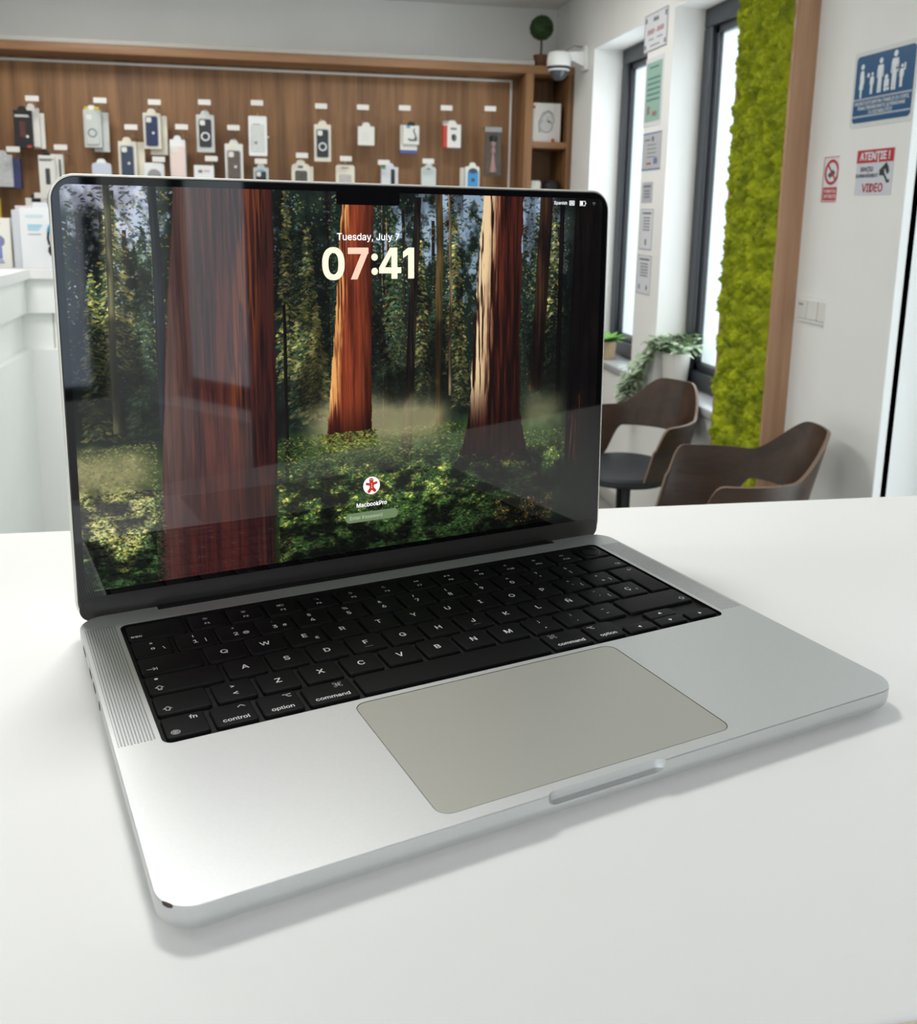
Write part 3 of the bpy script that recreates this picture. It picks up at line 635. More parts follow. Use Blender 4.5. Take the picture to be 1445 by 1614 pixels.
    for _ in range(420): dab(rs.uniform(236, 276), rs.uniform(14, 30), rs.uniform(1, 3), rs.uniform(.6, 1.4), C(170, 120, 60) * rs.uniform(.4, .9), .5, rs.uniform(-1.2, 1.2))
    for _ in range(3200):
        x = rs.uniform(5, 44); v = rs.uniform(12, 60); lit_ = v > 30 + 12 * math.sin(x * .2); pal = [(168, 158, 84), (120, 124, 60), (190, 176, 110)] if lit_ and rs.rand() < .5 else DG
        if x > 43 - (v - 12) * -.05 and v < 60 and x > 40: continue
        dab(x, v, rs.uniform(1.2, 4), rs.uniform(.8, 2), C(*pal[rs.randint(3)]) * rs.uniform(.6, 1.05), .65, rs.uniform(-.7, .7))
    img = np.clip(img, 0, 255)
    cl = vnoise(9, 5, 4, 92); cg = sm(66, 54, vv) * (1 - ((xx > 40) & (xx < 103.5))) * (xx < 282); k_ = (.35 + 1.25 * sm(.36, .66, cl)); img = img * (1 - cg[..., None] + cg[..., None] * k_[..., None])
    cf = vnoise(13, 26, 4, 93); cm = sm(84, 100, vv) * (1 - ((xx > 44) & (xx < 104)) * 1.0) * (1 - ((xx > 134) & (xx < 157)) * 1.0) * (1 - ((xx > 213) & (xx < 252)) * 1.0); k_ = (.5 + .62 * sm(.34, .64, cf)); img = img * (1 - cm[..., None] + cm[..., None] * k_[..., None])
    img = np.clip(img, 0, 255)
    # overall contrast and right-hand falloff of the picture itself
    img *= (1 - .45 * sm(262, 300, xx))[..., None]
    # rounded corners at the top of the panel
    for cxm in (DX0 + 4.5, DX0 + DWm - 4.5):
        d = np.hypot(xx - cxm, vv - (DV1 - 4.5)); out = (d > 4.5) & (vv > DV1 - 4.5) & ((xx < cxm) if cxm < 100 else (xx > cxm)); img[out] = 0
    return img
IMG = paint() / 255.0
LINI = np.where(IMG <= .04045, IMG / 12.92, ((IMG + .055) / 1.055) ** 2.4)
me = bpy.data.meshes.new('display')
nx, ny = GW, GH
gx = DX0 + np.arange(nx) / (nx - 1) * DWm; gy = DV1 - np.arange(ny) / (ny - 1) * DHm
X, Y = np.meshgrid(gx, gy); co = np.stack([X, Y, np.full_like(X, -.12)], -1).reshape(-1, 3)
LM = np.array(LIDM); co = co @ LM[:3, :3].T + LM[:3, 3]
idx = np.arange(nx * ny).reshape(ny, nx)
q = np.stack([idx[:-1, :-1], idx[1:, :-1], idx[1:, 1:], idx[:-1, 1:]], -1).reshape(-1)
nf = (nx - 1) * (ny - 1)
me.vertices.add(nx * ny); me.vertices.foreach_set('co', co.astype(np.float32).ravel())
me.loops.add(nf * 4); me.loops.foreach_set('vertex_index', q.astype(np.int32))
me.polygons.add(nf); me.polygons.foreach_set('loop_start', (np.arange(nf) * 4).astype(np.int32))
me.update(calc_edges=True)
ca = me.color_attributes.new('picture', 'FLOAT_COLOR', 'POINT')
ca.data.foreach_set('color', np.concatenate([LINI.reshape(-1, 3), np.ones((nx * ny, 1))], 1).astype(np.float32).ravel())
m = bpy.data.materials.new('lit_display'); m.use_nodes = True; N = m.node_tree.nodes; L = m.node_tree.links; b = N['Principled BSDF']
b.inputs['Base Color'].default_value = (0.004, 0.004, 0.005, 1); b.inputs['Roughness'].default_value = .03; b.inputs['Specular IOR Level'].default_value = .6
at = N.new('ShaderNodeAttribute'); at.attribute_name = 'picture'; L.new(at.outputs['Color'], b.inputs['Emission Color']); b.inputs['Emission Strength'].default_value = 0.86
me.materials.append(m)
disp = bpy.data.objects.new('display', me); COL.objects.link(disp); disp.parent = lshell
disp['label'] = 'lit display showing a redwood forest'
# notch with the camera
lid(MB().rr(138.4, 174.4, 201.4, 209.5, 1.6, [(0, -.15), (0, -.1)], 6), 'camera_notch', M_bez, lshell)
M_ui = mat('screen_text_white', (236, 236, 236), .3, emis=.75)
M_ui2 = mat('screen_text_cream', (236, 232, 200), .3, emis=.72)
M_ui3 = mat('screen_text_pink', (244, 190, 168), .3, emis=.72)
M_uig = mat('screen_field_green', (112, 132, 96), .3, emis=.5); M_uid = mat('screen_hint', (180, 190, 168), .3, emis=.55)
def ui(items, name, m):
    mb = MB()
    for body, size, x, v, al, bo in items: put_text(mb, body, size, x, v, -.16, align=al, smear=bo)
    return lid(mb, name, m, lshell, smooth=False)
ui([('Tuesday, July 7', 4.85, 156.3, 184.9, 'CENTER', .06)], 'date_text', M_ui)
def flat(polys, name, m):
    mb = MB()
    for P in polys: mb.poly([(x, v, -.16) for x, v in P])
    return lid(mb, name, m, lshell, smooth=False)
def ring0():
    P = []; n = 44
    def e(a, b, t): c, s_ = math.cos(t), math.sin(t); return (136.2 + a * math.copysign(abs(c) ** .86, c), 170.85 + b * math.copysign(abs(s_) ** .86, s_))
    for k in range(n): t0, t1 = 2 * math.pi * k / n, 2 * math.pi * (k + 1) / n; P.append([e(2.8, 5.6, t0), e(6.2, 8.6, t0), e(6.2, 8.6, t1), e(2.8, 5.6, t1)])
    return P
flat(ring0(), 'clock_digit', M_ui2)
flat([[(144.3, 179.2), (156, 179.2), (156, 176.2), (155.6, 175.9), (144.3, 175.9)], [(155.6, 175.95), (149.5, 162.5), (145.8, 162.5), (151.8, 175.95)]], 'clock_digit', M_ui3)
flat([[(162.1, 168.6), (165.5, 168.6), (169.35, 175.4), (169.35, 179.2), (168.6, 179.2)], [(169.3, 162.5), (172.8, 162.5), (172.8, 179.2), (169.3, 179.2)], [(162.1, 165.5), (175.1, 165.5), (175.1, 168.65), (162.1, 168.65)]], 'clock_digit', M_ui2)
flat([[(179.2, 162.5), (182.8, 162.5), (182.8, 179.2), (179.2, 179.2)], [(179.3, 179.2), (176.2, 177.0), (176.2, 173.6), (179.3, 175.5)]], 'clock_digit', M_ui2)
for v in (166.6, 174.2): lid(MB().poly([(159.5 + 1.9 * math.cos(k * math.pi / 8), v + 1.9 * math.sin(k * math.pi / 8), -.16) for k in range(16)]), 'clock_dot', M_ui2, lshell, smooth=False)
ui([('MacbookPro', 3.1, 156.5, 37.6, 'CENTER', .07)], 'account_name', M_ui); ui([('Spanish', 2.5, 277.5, 205.1, 'CENTER', .02)], 'menu_text', M_ui)
lid(MB().poly([(p[0], p[1], -.15) for p in rrect(140.7, 172.4, 27.9, 33.4, 2.7, 8)]), 'password_field', M_uig, lshell, smooth=False)
ui([('Enter Password', 2.7, 143.2, 30.6, 'LEFT', .02)], 'hint_text', M_uid)
# avatar: a gingerbread biscuit on a white disc
lid(MB().poly([(156.5 + 5 * math.cos(k * math.pi / 20), 48.2 + 5 * math.sin(k * math.pi / 20), -.15) for k in range(40)]), 'avatar_disc', M_ui, lshell, smooth=False)
mb = MB(); 
def bl(mb, pts, r, z):
    for i in range(len(pts) - 1):
        a, b_ = Vector(pts[i]), Vector(pts[i + 1]); n = 8
        for k in range(n + 1):
            p = a.lerp(b_, k / n); mb.poly([(p.x + r * math.cos(j * math.pi / 6), p.y + r * math.sin(j * math.pi / 6), z) for j in range(12)])
M_ging = mat('avatar_brown', (176, 58, 40), .3, emis=.6)
bl(mb, [(156.3, 51.2), (156.4, 51.2)], 1.35, -.17); bl(mb, [(153.7, 49.3), (156.5, 48.6), (159.3, 49.6)], .8, -.172); bl(mb, [(156.5, 49.5), (156.6, 47)], 1.35, -.174); bl(mb, [(156.5, 47), (154.9, 44.9)], .95, -.176); bl(mb, [(156.6, 47), (158.4, 45.1)], .95, -.178)
lid(mb, 'avatar_figure', M_ging, lshell, smooth=False)
mb = MB()
for x, v in ((155.8, 51.6), (156.8, 51.6), (156.5, 49.2), (156.6, 48), (156.6, 46.9)): mb.poly([(x + .25 * math.cos(j * math.pi / 4), v + .25 * math.sin(j * math.pi / 4), -.2) for j in range(8)])
lid(mb, 'avatar_icing', M_ui, lshell, smooth=False)
# menu bar symbols and pointer
mb = MB(); zz = -.16
def fr(mb, x0, x1, y0, y1, w_, z):
    for a, b_, c, d in ((x0, x1, y0, y0 + w_), (x0, x1, y1 - w_, y1), (x0, x0 + w_, y0, y1), (x1 - w_, x1, y0, y1)): mb.poly([(a, c, z), (b_, c, z), (b_, d, z), (a, d, z)])
fr(mb, 283.6, 287.2, 203.8, 206.5, .35, zz); [mb.poly([(284.3 + .8 * k, 204.4, zz), (284.8 + .8 * k, 204.4, zz), (284.8 + .8 * k, 205.9, zz), (284.3 + .8 * k, 205.9, zz)]) for k in range(3)]
fr(mb, 291.0, 295.0, 203.7, 206.5, .28, zz); mb.poly([(291.5, 204.2, zz), (293.2, 204.2, zz), (293.2, 206, zz), (291.5, 206, zz)]); mb.poly([(295.2, 204.7, zz), (295.6, 204.7, zz), (295.6, 205.5, zz), (295.2, 205.5, zz)])
lid(mb, 'menu_symbols', M_ui, lshell, smooth=False)
mb = MB()
for r_ in (.7, 1.4, 2.1):
    for k in range(6):
        a0, a1 = R(50 + 80 * k / 6), R(50 + 80 * (k + 1) / 6); mb.poly([(301.2 + rr_ * math.cos(a), 203.9 + rr_ * math.sin(a), zz) for rr_, a in ((r_, a0), (r_, a1), (r_ - .3, a1), (r_ - .3, a0))])
lid(mb, 'menu_symbols', mat('screen_dim', (110, 110, 112), .3, emis=.35), lshell, smooth=False)
lid(MB().poly([(186.6, 198.2, zz), (186.6, 194.8, zz), (187.5, 195.6, zz), (188.1, 194.3, zz), (188.7, 194.6, zz), (188.1, 195.9, zz), (189.2, 196, zz)]), 'pointer', mat('pointer_grey', (60, 60, 64), .3, emis=.2), lshell, smooth=False)
# ------------------------------------------------------------------ phone accessories hanging on the display unit
M_card = mat('white_card', (226, 225, 218), .5, var=.03, vscale=60)
M_cream = mat('cream_card', (228, 222, 204), .5, var=.03, vscale=60)
M_clear = mat('clear_blister', (206, 210, 206), .15, var=.12, vscale=40)
M_foil = mat('glossy_film', (235, 238, 238), .1)
M_hook = mat('peg_steel', (190, 190, 190), .3, metal=.8)
M_print = mat('print_grey', (120, 120, 122), .6); M_blackp = mat('print_black', (24, 24, 26), .5)
def pm(n, c, **k): return mat(n, c, k.pop('rough', .45), **k)
YF_ = 4.945                       # front faces of the hanging packs
def case_shape(t, w, h, z0, y, body, logo=None, island=True, ring=None, win=None):
    """phone case seen in a pack window; t local: x centre 0, z0 bottom"""
    if win: MB().rr(-w / 2 - .006, w / 2 + .006, -h / 2 - .006, h / 2 + .006, .012, [(0, 0), (.001, .0015)], 5, M=Matrix.Translation((0, y, z0 + h / 2)) @ Matrix.Rotation(R(90), 4, 'X')).build('window', win, t)
    T = Matrix.Translation((0, y - .0015, z0 + h / 2)) @ Matrix.Rotation(R(90), 4, 'X')
    MB().rr(-w / 2, w / 2, -h / 2, h / 2, .010, [(0, 0), (0, .003), (.002, .0045)], 5, M=T).build('phone_case', body, t)
    T2 = T @ Matrix.Translation((-w / 2 + w * .28, h / 2 - w * .30, .0045))
    if island: MB().rr(-w * .22, w * .22, -w * .22, w * .22, w * .12, [(0, 0), (.001, .002)], 5, M=T2).build('camera_cutout', M_card, t)
    if logo: MB().lathe([(w * .12, 0), (w * .1, .0015)], 7, M=T @ Matrix.Translation((w * .12, -h * .06, .0045))).build('logo', M_card, t)
    if ring:
        mb = MB(); n = 28
        for k in range(n):
            a, b = 2 * math.pi * k / n, 2 * math.pi * (k + 1) / n; r0, r1 = w * .26, w * .36
            mb.poly([(r0 * math.cos(a), -h * .12 + r0 * math.sin(a), .0052), (r1 * math.cos(a), -h * .12 + r1 * math.sin(a), .0052), (r1 * math.cos(b), -h * .12 + r1 * math.sin(b), .0052), (r0 * math.cos(b), -h * .12 + r0 * math.sin(b), .0052)])
        mb.build('ring', ring, t, smooth=False, M=T)
def hang_tab(t, z, w, m, y=0): MB().stack([[(-w / 2, q, z), (w / 2, q, z), (w * .36, q, z + .016), (w * .2, q, z + .022), (-w * .2, q, z + .022), (-w * .36, q, z + .016)] for q in (y + .001, y + .003)]).build('hang_tab', m, t, smooth=False)
def pack(name, label, cat, x, w, zt, h, d, m, y=YF_, rot=0, tab=True, rnd=.004, tabm=None, group=None):
    """a hanging pack: empty at its bottom centre, front face at -y side"""
    t = thing(name, label, cat, (x, y, zt - h), rot, group)
    MB().rr(-w / 2, w / 2, 0, h, rnd, [(.002, 0), (0, .002), (0, d - .002), (.002, d)], 4, M=Matrix(((1, 0, 0, 0), (0, 0, 1, 0), (0, 1, 0, 0), (0, 0, 0, 1)))).build('box', m, t)
    if tab: hang_tab(t, h - .002, w * .55, tabm or m)
    return t
def bars(t, x0, x1, zs, th, m, y=-.0012, nm='print'):
    mb = MB(); r = random.Random(int((x1 + zs[0]) * 1e4))
    for z in zs: mb.box(x0, x0 + (x1 - x0) * r.uniform(.7, 1), y, -.0001, z, z + th)
    return mb.build(nm, m, t, smooth=False)
GP = 'hanging packs on the display unit'
navy = pm('case_navy', (34, 46, 84)); slate = pm('case_slate', (52, 66, 84)); blackc = pm('case_black', (42, 43, 47)); pink = pm('case_pink', (232, 212, 204)); greyb = pm('case_grey_brown', (104, 92, 86), var=.3, vscale=60)
winm = pm('window_inner', (196, 198, 196))
# 1 black box with a dark case picture
t = pack('phone_case_box', 'black box with a red tinted phone picture, top left of the hanging packs', 'box', -1.206, .086, 1.856, .184, .02, pm('box_black', (26, 25, 26)), rot=R(2), tabm=M_blackp)
bars(t, -.036, .036, [.152, .158], .004, M_card)
MB().rr(-.017, .012, -.04, .04, .006, [(0, 0), (0, .0015)], 4, M=Matrix.Translation((0, 0, .094)) @ Matrix.Rotation(R(90), 4, 'X')).build('picture', pm('pict_red', (96, 50, 46), var=.5, vscale=50), t)
MB().box(.014, .036, -.0015, -.0002, .004, .016).build('red_mark', pm('red_mark', (190, 60, 66)), t, smooth=False)
MB().box(.012, .024, -.0016, -.0002, .052, .064).build('sticker', M_card, t, smooth=False)
pack('phone_case_box', 'white box hanging directly behind the black box', 'box', -1.172, .072, 1.872, .190, .02, M_card, y=YF_ + .03)
pack('phone_case_box', 'white box at the back of the stack behind the black box', 'box', -1.155, .072, 1.85, .175, .018, M_card, y=YF_ + .06, tab=False)
# 2
t = pack('phone_case_box', 'pale box with printed pattern at the left edge of the unit, blue side', 'box', -1.315, .09, 1.64, .158, .012, pm('box_pale_print', (205, 206, 206), var=.3, vscale=90))
pack('phone_case_box', 'dark blue box right behind the pale printed box', 'box', -1.283, .09, 1.625, .150, .05, pm('box_blue', (58, 64, 104)), y=YF_ + .014, tab=False)
# 3
t = pack('phone_case_box', 'white box with a small dark phone picture above the laptop corner', 'box', -1.107, .078, 1.642, .194, .014, M_card, tabm=M_blackp, rot=R(2))
bars(t, -.034, .034, [.166, .173], .004, M_blackp)
MB().rr(-.008, .014, -.05, .03, .005, [(0, 0), (0, .0015)], 4, M=Matrix.Translation((0, 0, .10)) @ Matrix.Rotation(R(90), 4, 'X')).build('picture', pm('pict_dark', (70, 76, 76), var=.5, vscale=80), t)
t = pack('phone_case_box', 'white box with black edge behind the dark phone picture box', 'box', -1.068, .07, 1.65, .19, .02, M_card, y=YF_ + .03, tab=False); MB().box(.014, .022, -.0012, 0, .02, .165).build('print', M_blackp, t, smooth=False)
# 4 clear case with ring
t = pack('phone_case_pack', 'clear phone case pack with a grey ring and yellow top', 'phone case', -.878, .084, 1.872, .186, .03, M_clear, tab=True, tabm=M_foil)
case_shape(t, .062, .15, .014, -.0005, pm('case_clear', (196, 200, 198)), ring=pm('ring_grey', (112, 118, 120)))
MB().box(-.034, -.014, -.002, .004, .186, .198, .001).build('yellow_label', pm('yellow_label', (214, 196, 50)), t); MB().box(.012, .036, -.002, .004, .182, .198, .001).build('yellow_label', MATS['yellow_label'], t)
pack('phone_case_pack', 'clear pack stacked behind the grey ring case', 'phone case', -.842, .074, 1.862, .195, .03, M_clear, y=YF_ + .034, tab=False)
# 5
t = pack('phone_case_pack', 'pale blue pack just above the laptop lid, third column', 'phone case', -.845, .094, 1.612, .17, .03, pm('box_pale_blue', (196, 203, 216)), rnd=.016, tabm=M_foil)
# 6..12 framed packs
def framed(label, x, w, zt, h, frame, case, rot=0, logo=True, ring=None, cw=.68, ch=.78, win=winm, d=.03, tab=True, by=.10):
    t = pack('phone_case_pack', label, 'phone case', x, w, zt, h, d, frame, rot=rot, tab=tab)
    case_shape(t, w * cw, h * ch, h * by, -.0004, case, logo=logo, ring=ring, win=win); return t
framed('cream framed pack with a slate blue phone case', -.716, .088, 1.722, .20, M_cream, slate, ch=.76, by=.12)
pack('phone_case_pack', 'cream pack behind the slate blue phone case', 'phone case', -.675, .08, 1.722, .20, .02, M_cream, y=YF_ + .034, tab=False)
framed('cream framed pack with a navy blue phone case, slightly tilted', -.59, .086, 1.866, .178, M_cream, navy, rot=R(-3), ch=.82, by=.08)
pack('phone_case_pack', 'cream pack behind the navy blue phone case', 'phone case', -.562, .086, 1.855, .195, .03, M_cream, y=YF_ + .034, tab=False)
t = pack('phone_case_pack', 'white glossy pack with an arched print under the navy phone case', 'phone case', -.588, .1, 1.619, .18, .03, M_foil, tab=False, rnd=.012); MB().lathe([(.034, 0), (.034, .0015)], 20, M=Matrix.Translation((0, 0, .115)) @ Matrix.Rotation(R(90), 4, 'X')).build('print', pm('arch_grey', (150, 152, 152)), t)
t = pack('phone_case_pack', 'white pack with a plain pale pink phone case', 'phone case', -.468, .078, 1.738, .2, .06, M_foil, tab=True); case_shape(t, .07, .155, .012, -.0004, pink)
framed('pack with a black phone case and white crescent print', -.326, .09, 1.866, .188, M_clear, blackc, ring=M_foil, logo=False, ch=.74, by=.14)
t = pack('phone_case_pack', 'white glossy pack with a pink flower print above the lid', 'phone case', -.34, .1, 1.613, .18, .03, M_foil, tab=False); MB().box(.0, .03, -.0015, 0, .145, .158).build('print', pm('pink_print', (222, 190, 196)), t, smooth=False); MB().box(-.028, -.008, -.0015, 0, .142, .156).build('print', M_print, t, smooth=False)
t = framed('white framed pack with a grey brown phone case', -.186, .092, 1.726, .2, M_card, greyb, ch=.72, by=.1); MB().box(-.016, .012, -.0015, 0, .178, .184).build('label', pm('label_yellowish', (222, 220, 160)), t, smooth=False)
t = pack('phone_case_pack', 'all white glossy phone case pack hanging under its tag', 'phone case', -.062, .094, 1.869, .202, .016, M_foil, tab=False, rnd=.008)
MB().rr(-.036, .036, -.078, .062, .006, [(0, 0), (.002, .0015)], 4, M=Matrix.Translation((0, 0, .098)) @ Matrix.Rotation(R(90), 4, 'X')).build('inner_case', pm('case_white', (214, 216, 212), var=.12, vscale=40), t); bars(t, -.024, .024, [.158], .004, M_print); MB().box(-.016, -.004, -.002, 0, .06, .074).build('print', M_print, t, smooth=False); MB().lathe([(.006, 0), (.007, .006)], 8, M=Matrix.Translation((.052, .004, .095))).build('seal', M_card, t)
t = framed('small pack with a black top and pale blue mark above the lid', -.05, .078, 1.609, .18, M_clear, blackc, logo=False, ch=.86, by=.04); MB().box(-.012, .012, -.008, -.004, .158, .17).build('label', pm('cyan_label', (120, 176, 196)), t, smooth=False)
t = pack('phone_case_pack', 'rounded cream pack with a small blue label and dark window', 'phone case', .156, .096, 1.634, .18, .03, M_cream, rnd=.02, tab=True); MB().box(-.014, .012, -.0015, 0, .158, .17).build('label', pm('blue_label', (86, 104, 132)), t, smooth=False); MB().rr(-.03, .034, -.06, .06, .01, [(0, 0), (0, .0015)], 5, M=Matrix.Translation((0, 0, .085)) @ Matrix.Rotation(R(90), 4, 'X')).build('window', pm('window_olive', (92, 90, 80), var=.4, vscale=60), t)
pack('phone_case_pack', 'cream pack behind the rounded pack with the blue label', 'phone case', .188, .07, 1.622, .17, .02, M_cream, y=YF_ + .034, tab=False)
framed('cream framed pack with a black phone case and a white arc', .272, .088, 1.838, .19, M_cream, blackc, logo=False, ring=M_foil, ch=.74, by=.12)
t = pack('phone_case_pack', 'cream pack with a hang slot and pinkish window', 'phone case', .39, .1, 1.634, .18, .03, M_cream, rnd=.014, tab=False); bars(t, -.022, .022, [.162], .005, M_print); MB().rr(-.034, .034, -.06, .06, .006, [(0, 0), (0, .0015)], 4, M=Matrix.Translation((0, 0, .07)) @ Matrix.Rotation(R(90), 4, 'X')).build('window', pm('window_mauve', (196, 188, 186), var=.2, vscale=40), t)
t = pack('charger_box', 'small square white box hanging alone near the middle', 'box', .502, .088, 1.836, .098, .03, M_card); bars(t, -.024, .02, [.03, .045, .06], .003, pm('print_pale', (205, 206, 202)))
t = pack('charger_box', 'white box with a green corner and black device picture', 'box', .628, .092, 1.63, .18, .03, pm('box_bluewhite', (212, 214, 220))); MB().box(-.044, -.022, -.0015, 0, .168, .18).build('green_mark', pm('green_mark', (60, 160, 110)), t, smooth=False); MB().box(.006, .028, -.0016, 0, .06, .168, .0005).build('picture', M_blackp, t)
t = pack('cable_box', 'white box with a black cable picture, blue strip of the box behind below', 'box', .742, .088, 1.848, .098, .02, M_card, rnd=.002, tabm=M_blackp)
mb = MB(); mb.tube([(-.002, -.002, .02), (.02, -.002, .026), (.026, -.002, .045), (.014, -.002, .07), (.018, -.002, .082)], .003, 6); mb.tube([(-.014, -.002, .028), (0, -.002, .022), (.03, -.002, .024), (.028, -.002, .04)], .0045, 6); mb.build('picture', pm('pict_cable', (66, 72, 84)), t)
MB().box(-.024, -.006, -.0015, 0, .084, .098).build('blue_mark', pm('blue_mark', (80, 150, 200)), t, smooth=False)
t = pack('cable_box', 'taller white box with a blue base behind the cable picture box', 'box', .733, .092, 1.852, .148, .03, M_card, y=YF_ + .022, tab=False); MB().box(-.0462, .0462, -.0008, .0302, 0, .018).build('blue_base', pm('blue_base', (82, 88, 150)), t, smooth=False)
t = pack('earphone_box', 'white box with a red left side and an earpiece picture', 'box', .965, .098, 1.862, .122, .04, M_card)
MB().box(-.0492, -.026, -.0012, .04, .0, .116).build('red_side', pm('red_side', (188, 62, 46)), t, smooth=False); MB().lathe([(.013, 0), (.013, .0015)], 16, M=Matrix.Translation((.012, 0, .052)) @ Matrix.Rotation(R(90), 4, 'X') @ Matrix.Scale(1.5, 4, (0, 1, 0))).build('picture', pm('pict_ear', (90, 92, 96)), t); MB().rr(-.006, .006, -.014, .014, .005, [(0, 0), (0, .002)], 4, M=Matrix.Translation((.004, 0, .055)) @ Matrix.Rotation(R(90), 4, 'X')).build('picture', M_blackp, t); bars(t, -.008, .03, [.094, .1], .004, M_blackp)
pack('earphone_box', 'white box top showing behind the red sided box', 'box', .952, .06, 1.884, .14, .02, M_card, y=YF_ + .044, tab=False)
t = pack('toy_bag', 'tall clear bag with a slim figure by the right light strip', 'packet', 1.194, .094, 1.853, .256, .012, pm('bag_film', (92, 84, 78), var=.3, vscale=30, rough=.12), tab=False, rnd=.006)
MB().box(-.047, .047, -.001, .013, .232, .258, .001).build('bag_header', pm('bag_header', (150, 150, 150)), t)
mb = MB(); mb.lathe([(.004, .11), (.012, .125), (.013, .14), (.006, .152), (.013, .165), (.014, .178), (.008, .188)], 12); mb.lathe([(.022, .02), (.012, .07), (.009, .11)], 12); mb.build('figure', pm('figure_pink', (176, 140, 132), var=.4, vscale=90), t); MB().lathe([(.017, .182), (.022, .196), (.02, .21), (.006, .214)], 12).build('figure_hat', M_blackp, t)
t = pack('phone_case_pack', 'pale translucent pack right of centre just above the lid', 'phone case', .84, .08, 1.636, .18, .03, pm('box_mint', (204, 212, 210), var=.08, vscale=30), rnd=.014); bars(t, -.01, .012, [.166], .005, M_blackp)
t = pack('phone_case_pack', 'white pack with a bright blue front under the toy bag', 'phone case', 1.082, .078, 1.645, .18, .03, M_card, rnd=.01); MB().rr(-.027, .033, -.075, .075, .02, [(0, 0), (0, .0015)], 6, M=Matrix.Translation((0, 0, .09)) @ Matrix.Rotation(R(90), 4, 'X')).build('blue_front', pm('bright_blue', (62, 142, 198)), t); MB().lathe([(.024, 0), (.024, .002)], 18, M=Matrix.Translation((.003, 0, .156)) @ Matrix.Rotation(R(90), 4, 'X') @ Matrix.Scale(.6, 4, (0, 1, 0))).build('dark_top', pm('dark_top', (60, 70, 84)), t); MB().lathe([(.01, 0), (.01, .003)], 12, M=Matrix.Translation((.003, 0, .108)) @ Matrix.Rotation(R(90), 4, 'X')).build('print', MATS['dark_top'], t)
pack('phone_case_pack', 'white pack sticking out left behind the bright blue one', 'phone case', 1.06, .08, 1.638, .18, .02, M_card, y=YF_ + .034, tab=False)
t = pack('charger_box', 'black and white box hanging behind the headphones box', 'box', -1.17, .1, 1.43, .17, .03, M_card, tabm=M_blackp); MB().box(-.02, .024, -.0015, 0, .15, .168).build('print', M_blackp, t, smooth=False)
pack('charger_box', 'yellow box at the far left edge of the unit', 'box', -1.385, .084, 1.426, .166, .03, pm('box_yellow', (206, 178, 60)), tab=False)
# pegs with price tags
TAGS = [(-1.139, 1.907, 'the black box', 1.862), (-1.243, 1.663, 'the pale printed box', 1.648), (-1.021, 1.679, 'the dark phone picture box', 1.65), (-.823, 1.91, 'the grey ring case', 1.885), (-.682, 1.787, 'the slate blue case', 1.742), (-.564, 1.911, 'the navy blue case', 1.882), (-.555, 1.634, 'the arched print pack', 1.624),
        (-.437, 1.796, 'the pale pink case', 1.75), (-.321, 1.92, 'the black crescent case', 1.88), (-.296, 1.644, 'the pink flower pack', 1.618), (-.181, 1.801, 'the grey brown case', 1.742), (-.061, 1.927, 'the all white pack', 1.872), (-.048, 1.638, 'the small black topped pack', 1.62), (.162, 1.673, 'the rounded cream pack', 1.65),
        (.263, 1.923, 'the black case with the white arc', 1.856), (.389, 1.663, 'the pinkish window pack', 1.64), (.479, 1.925, 'the small square box', 1.85), (.589, 1.649, 'the green cornered box', 1.64), (.698, 1.93, 'the cable picture box', 1.86), (.921, 1.938, 'the red sided box', 1.885), (1.158, 1.943, 'the toy bag', 1.858), (.826, 1.662, 'the pale translucent pack', 1.65), (-1.128, 1.443, 'the box behind the headphones box', 1.44)]
M_tag = mat('price_tag_white', (222, 220, 214), .4)
for x, z, who, zp in TAGS:
    t = thing('display_peg', 'steel peg with white price tag above %s' % who, 'display hook', (x, UP, z), 0, 'pegs with price tags')
    mb = MB(); mb.tube([(0, 0, 0), (0, -.195, 0), (0, -.205, 0)], .0018, 6); d = zp - z; mb.tube([(0, 0, d), (0, -.15, d), (0, -.162, d + .008)], .0022, 6); mb.build('wire', M_hook, t)
    MB().rr(-.031, .031, -.013, .013, .002, [(0, 0), (0, .0015)], 3, M=Matrix.Translation((0, -.205, 0)) @ Matrix.Rotation(R(90), 4, 'X')).build('price_tag', M_tag, t)
# things in the cubbies
t = thing('headphone_box', 'large white box with a silver headphone picture in the upper cubby', 'box', (1.49, 4.905, 1.783))
MB().box(-.088, .074, .012, .075, 0, .205, .002, M=Matrix.Rotation(R(3), 4, 'Z')).build('box', mat('box_offwhite', (214, 212, 206), .45, var=.04, vscale=20), t)
mb = MB(); mb.tube([(-.045, .004, .05), (-.052, .004, .10), (-.03, .004, .15), (.0, .004, .165), (.022, .004, .15), (.026, .004, .12)], .005, 8); mb.build('headband_picture', pm('pict_silver', (172, 172, 170)), t)
mb = MB()
for cx_, cz_, r_ in ((-.012, .085, .036), (.012, .12, .022)): mb.lathe([(r_, 0), (r_ * .9, .004)], 20, M=Matrix.Translation((cx_, .007, cz_)) @ Matrix.Rotation(R(90), 4, 'X'))
mb.build('earcup_picture', pm('pict_silver2', (188, 188, 186)), t)
for a in ((-.086, -.074, .175, .19), (.022, .04, .002, .018)): MB().box(a[0], a[1], .006, .012, a[2], a[3]).build('red_mark', MATS['red_mark'], t, smooth=False)
t = thing('white_packet', 'low white packet in the lower cubby, left', 'box', (1.437, 4.93, 1.377)); MB().rr(-.03, .03, 0, .1, .008, [(.004, 0), (0, .004), (0, .19), (.006, .2)], 4).build('box', M_card, t)
t = thing('black_bowl_lamp', 'dark rounded gadget in the lower cubby, right', 'gadget', (1.53, 4.95, 1.377)); MB().lathe([(.04, 0), (.045, .1), (.05, .185), (.04, .2), (.02, .205)], 20).build('body', pm('gadget_black', (30, 28, 28)), t)
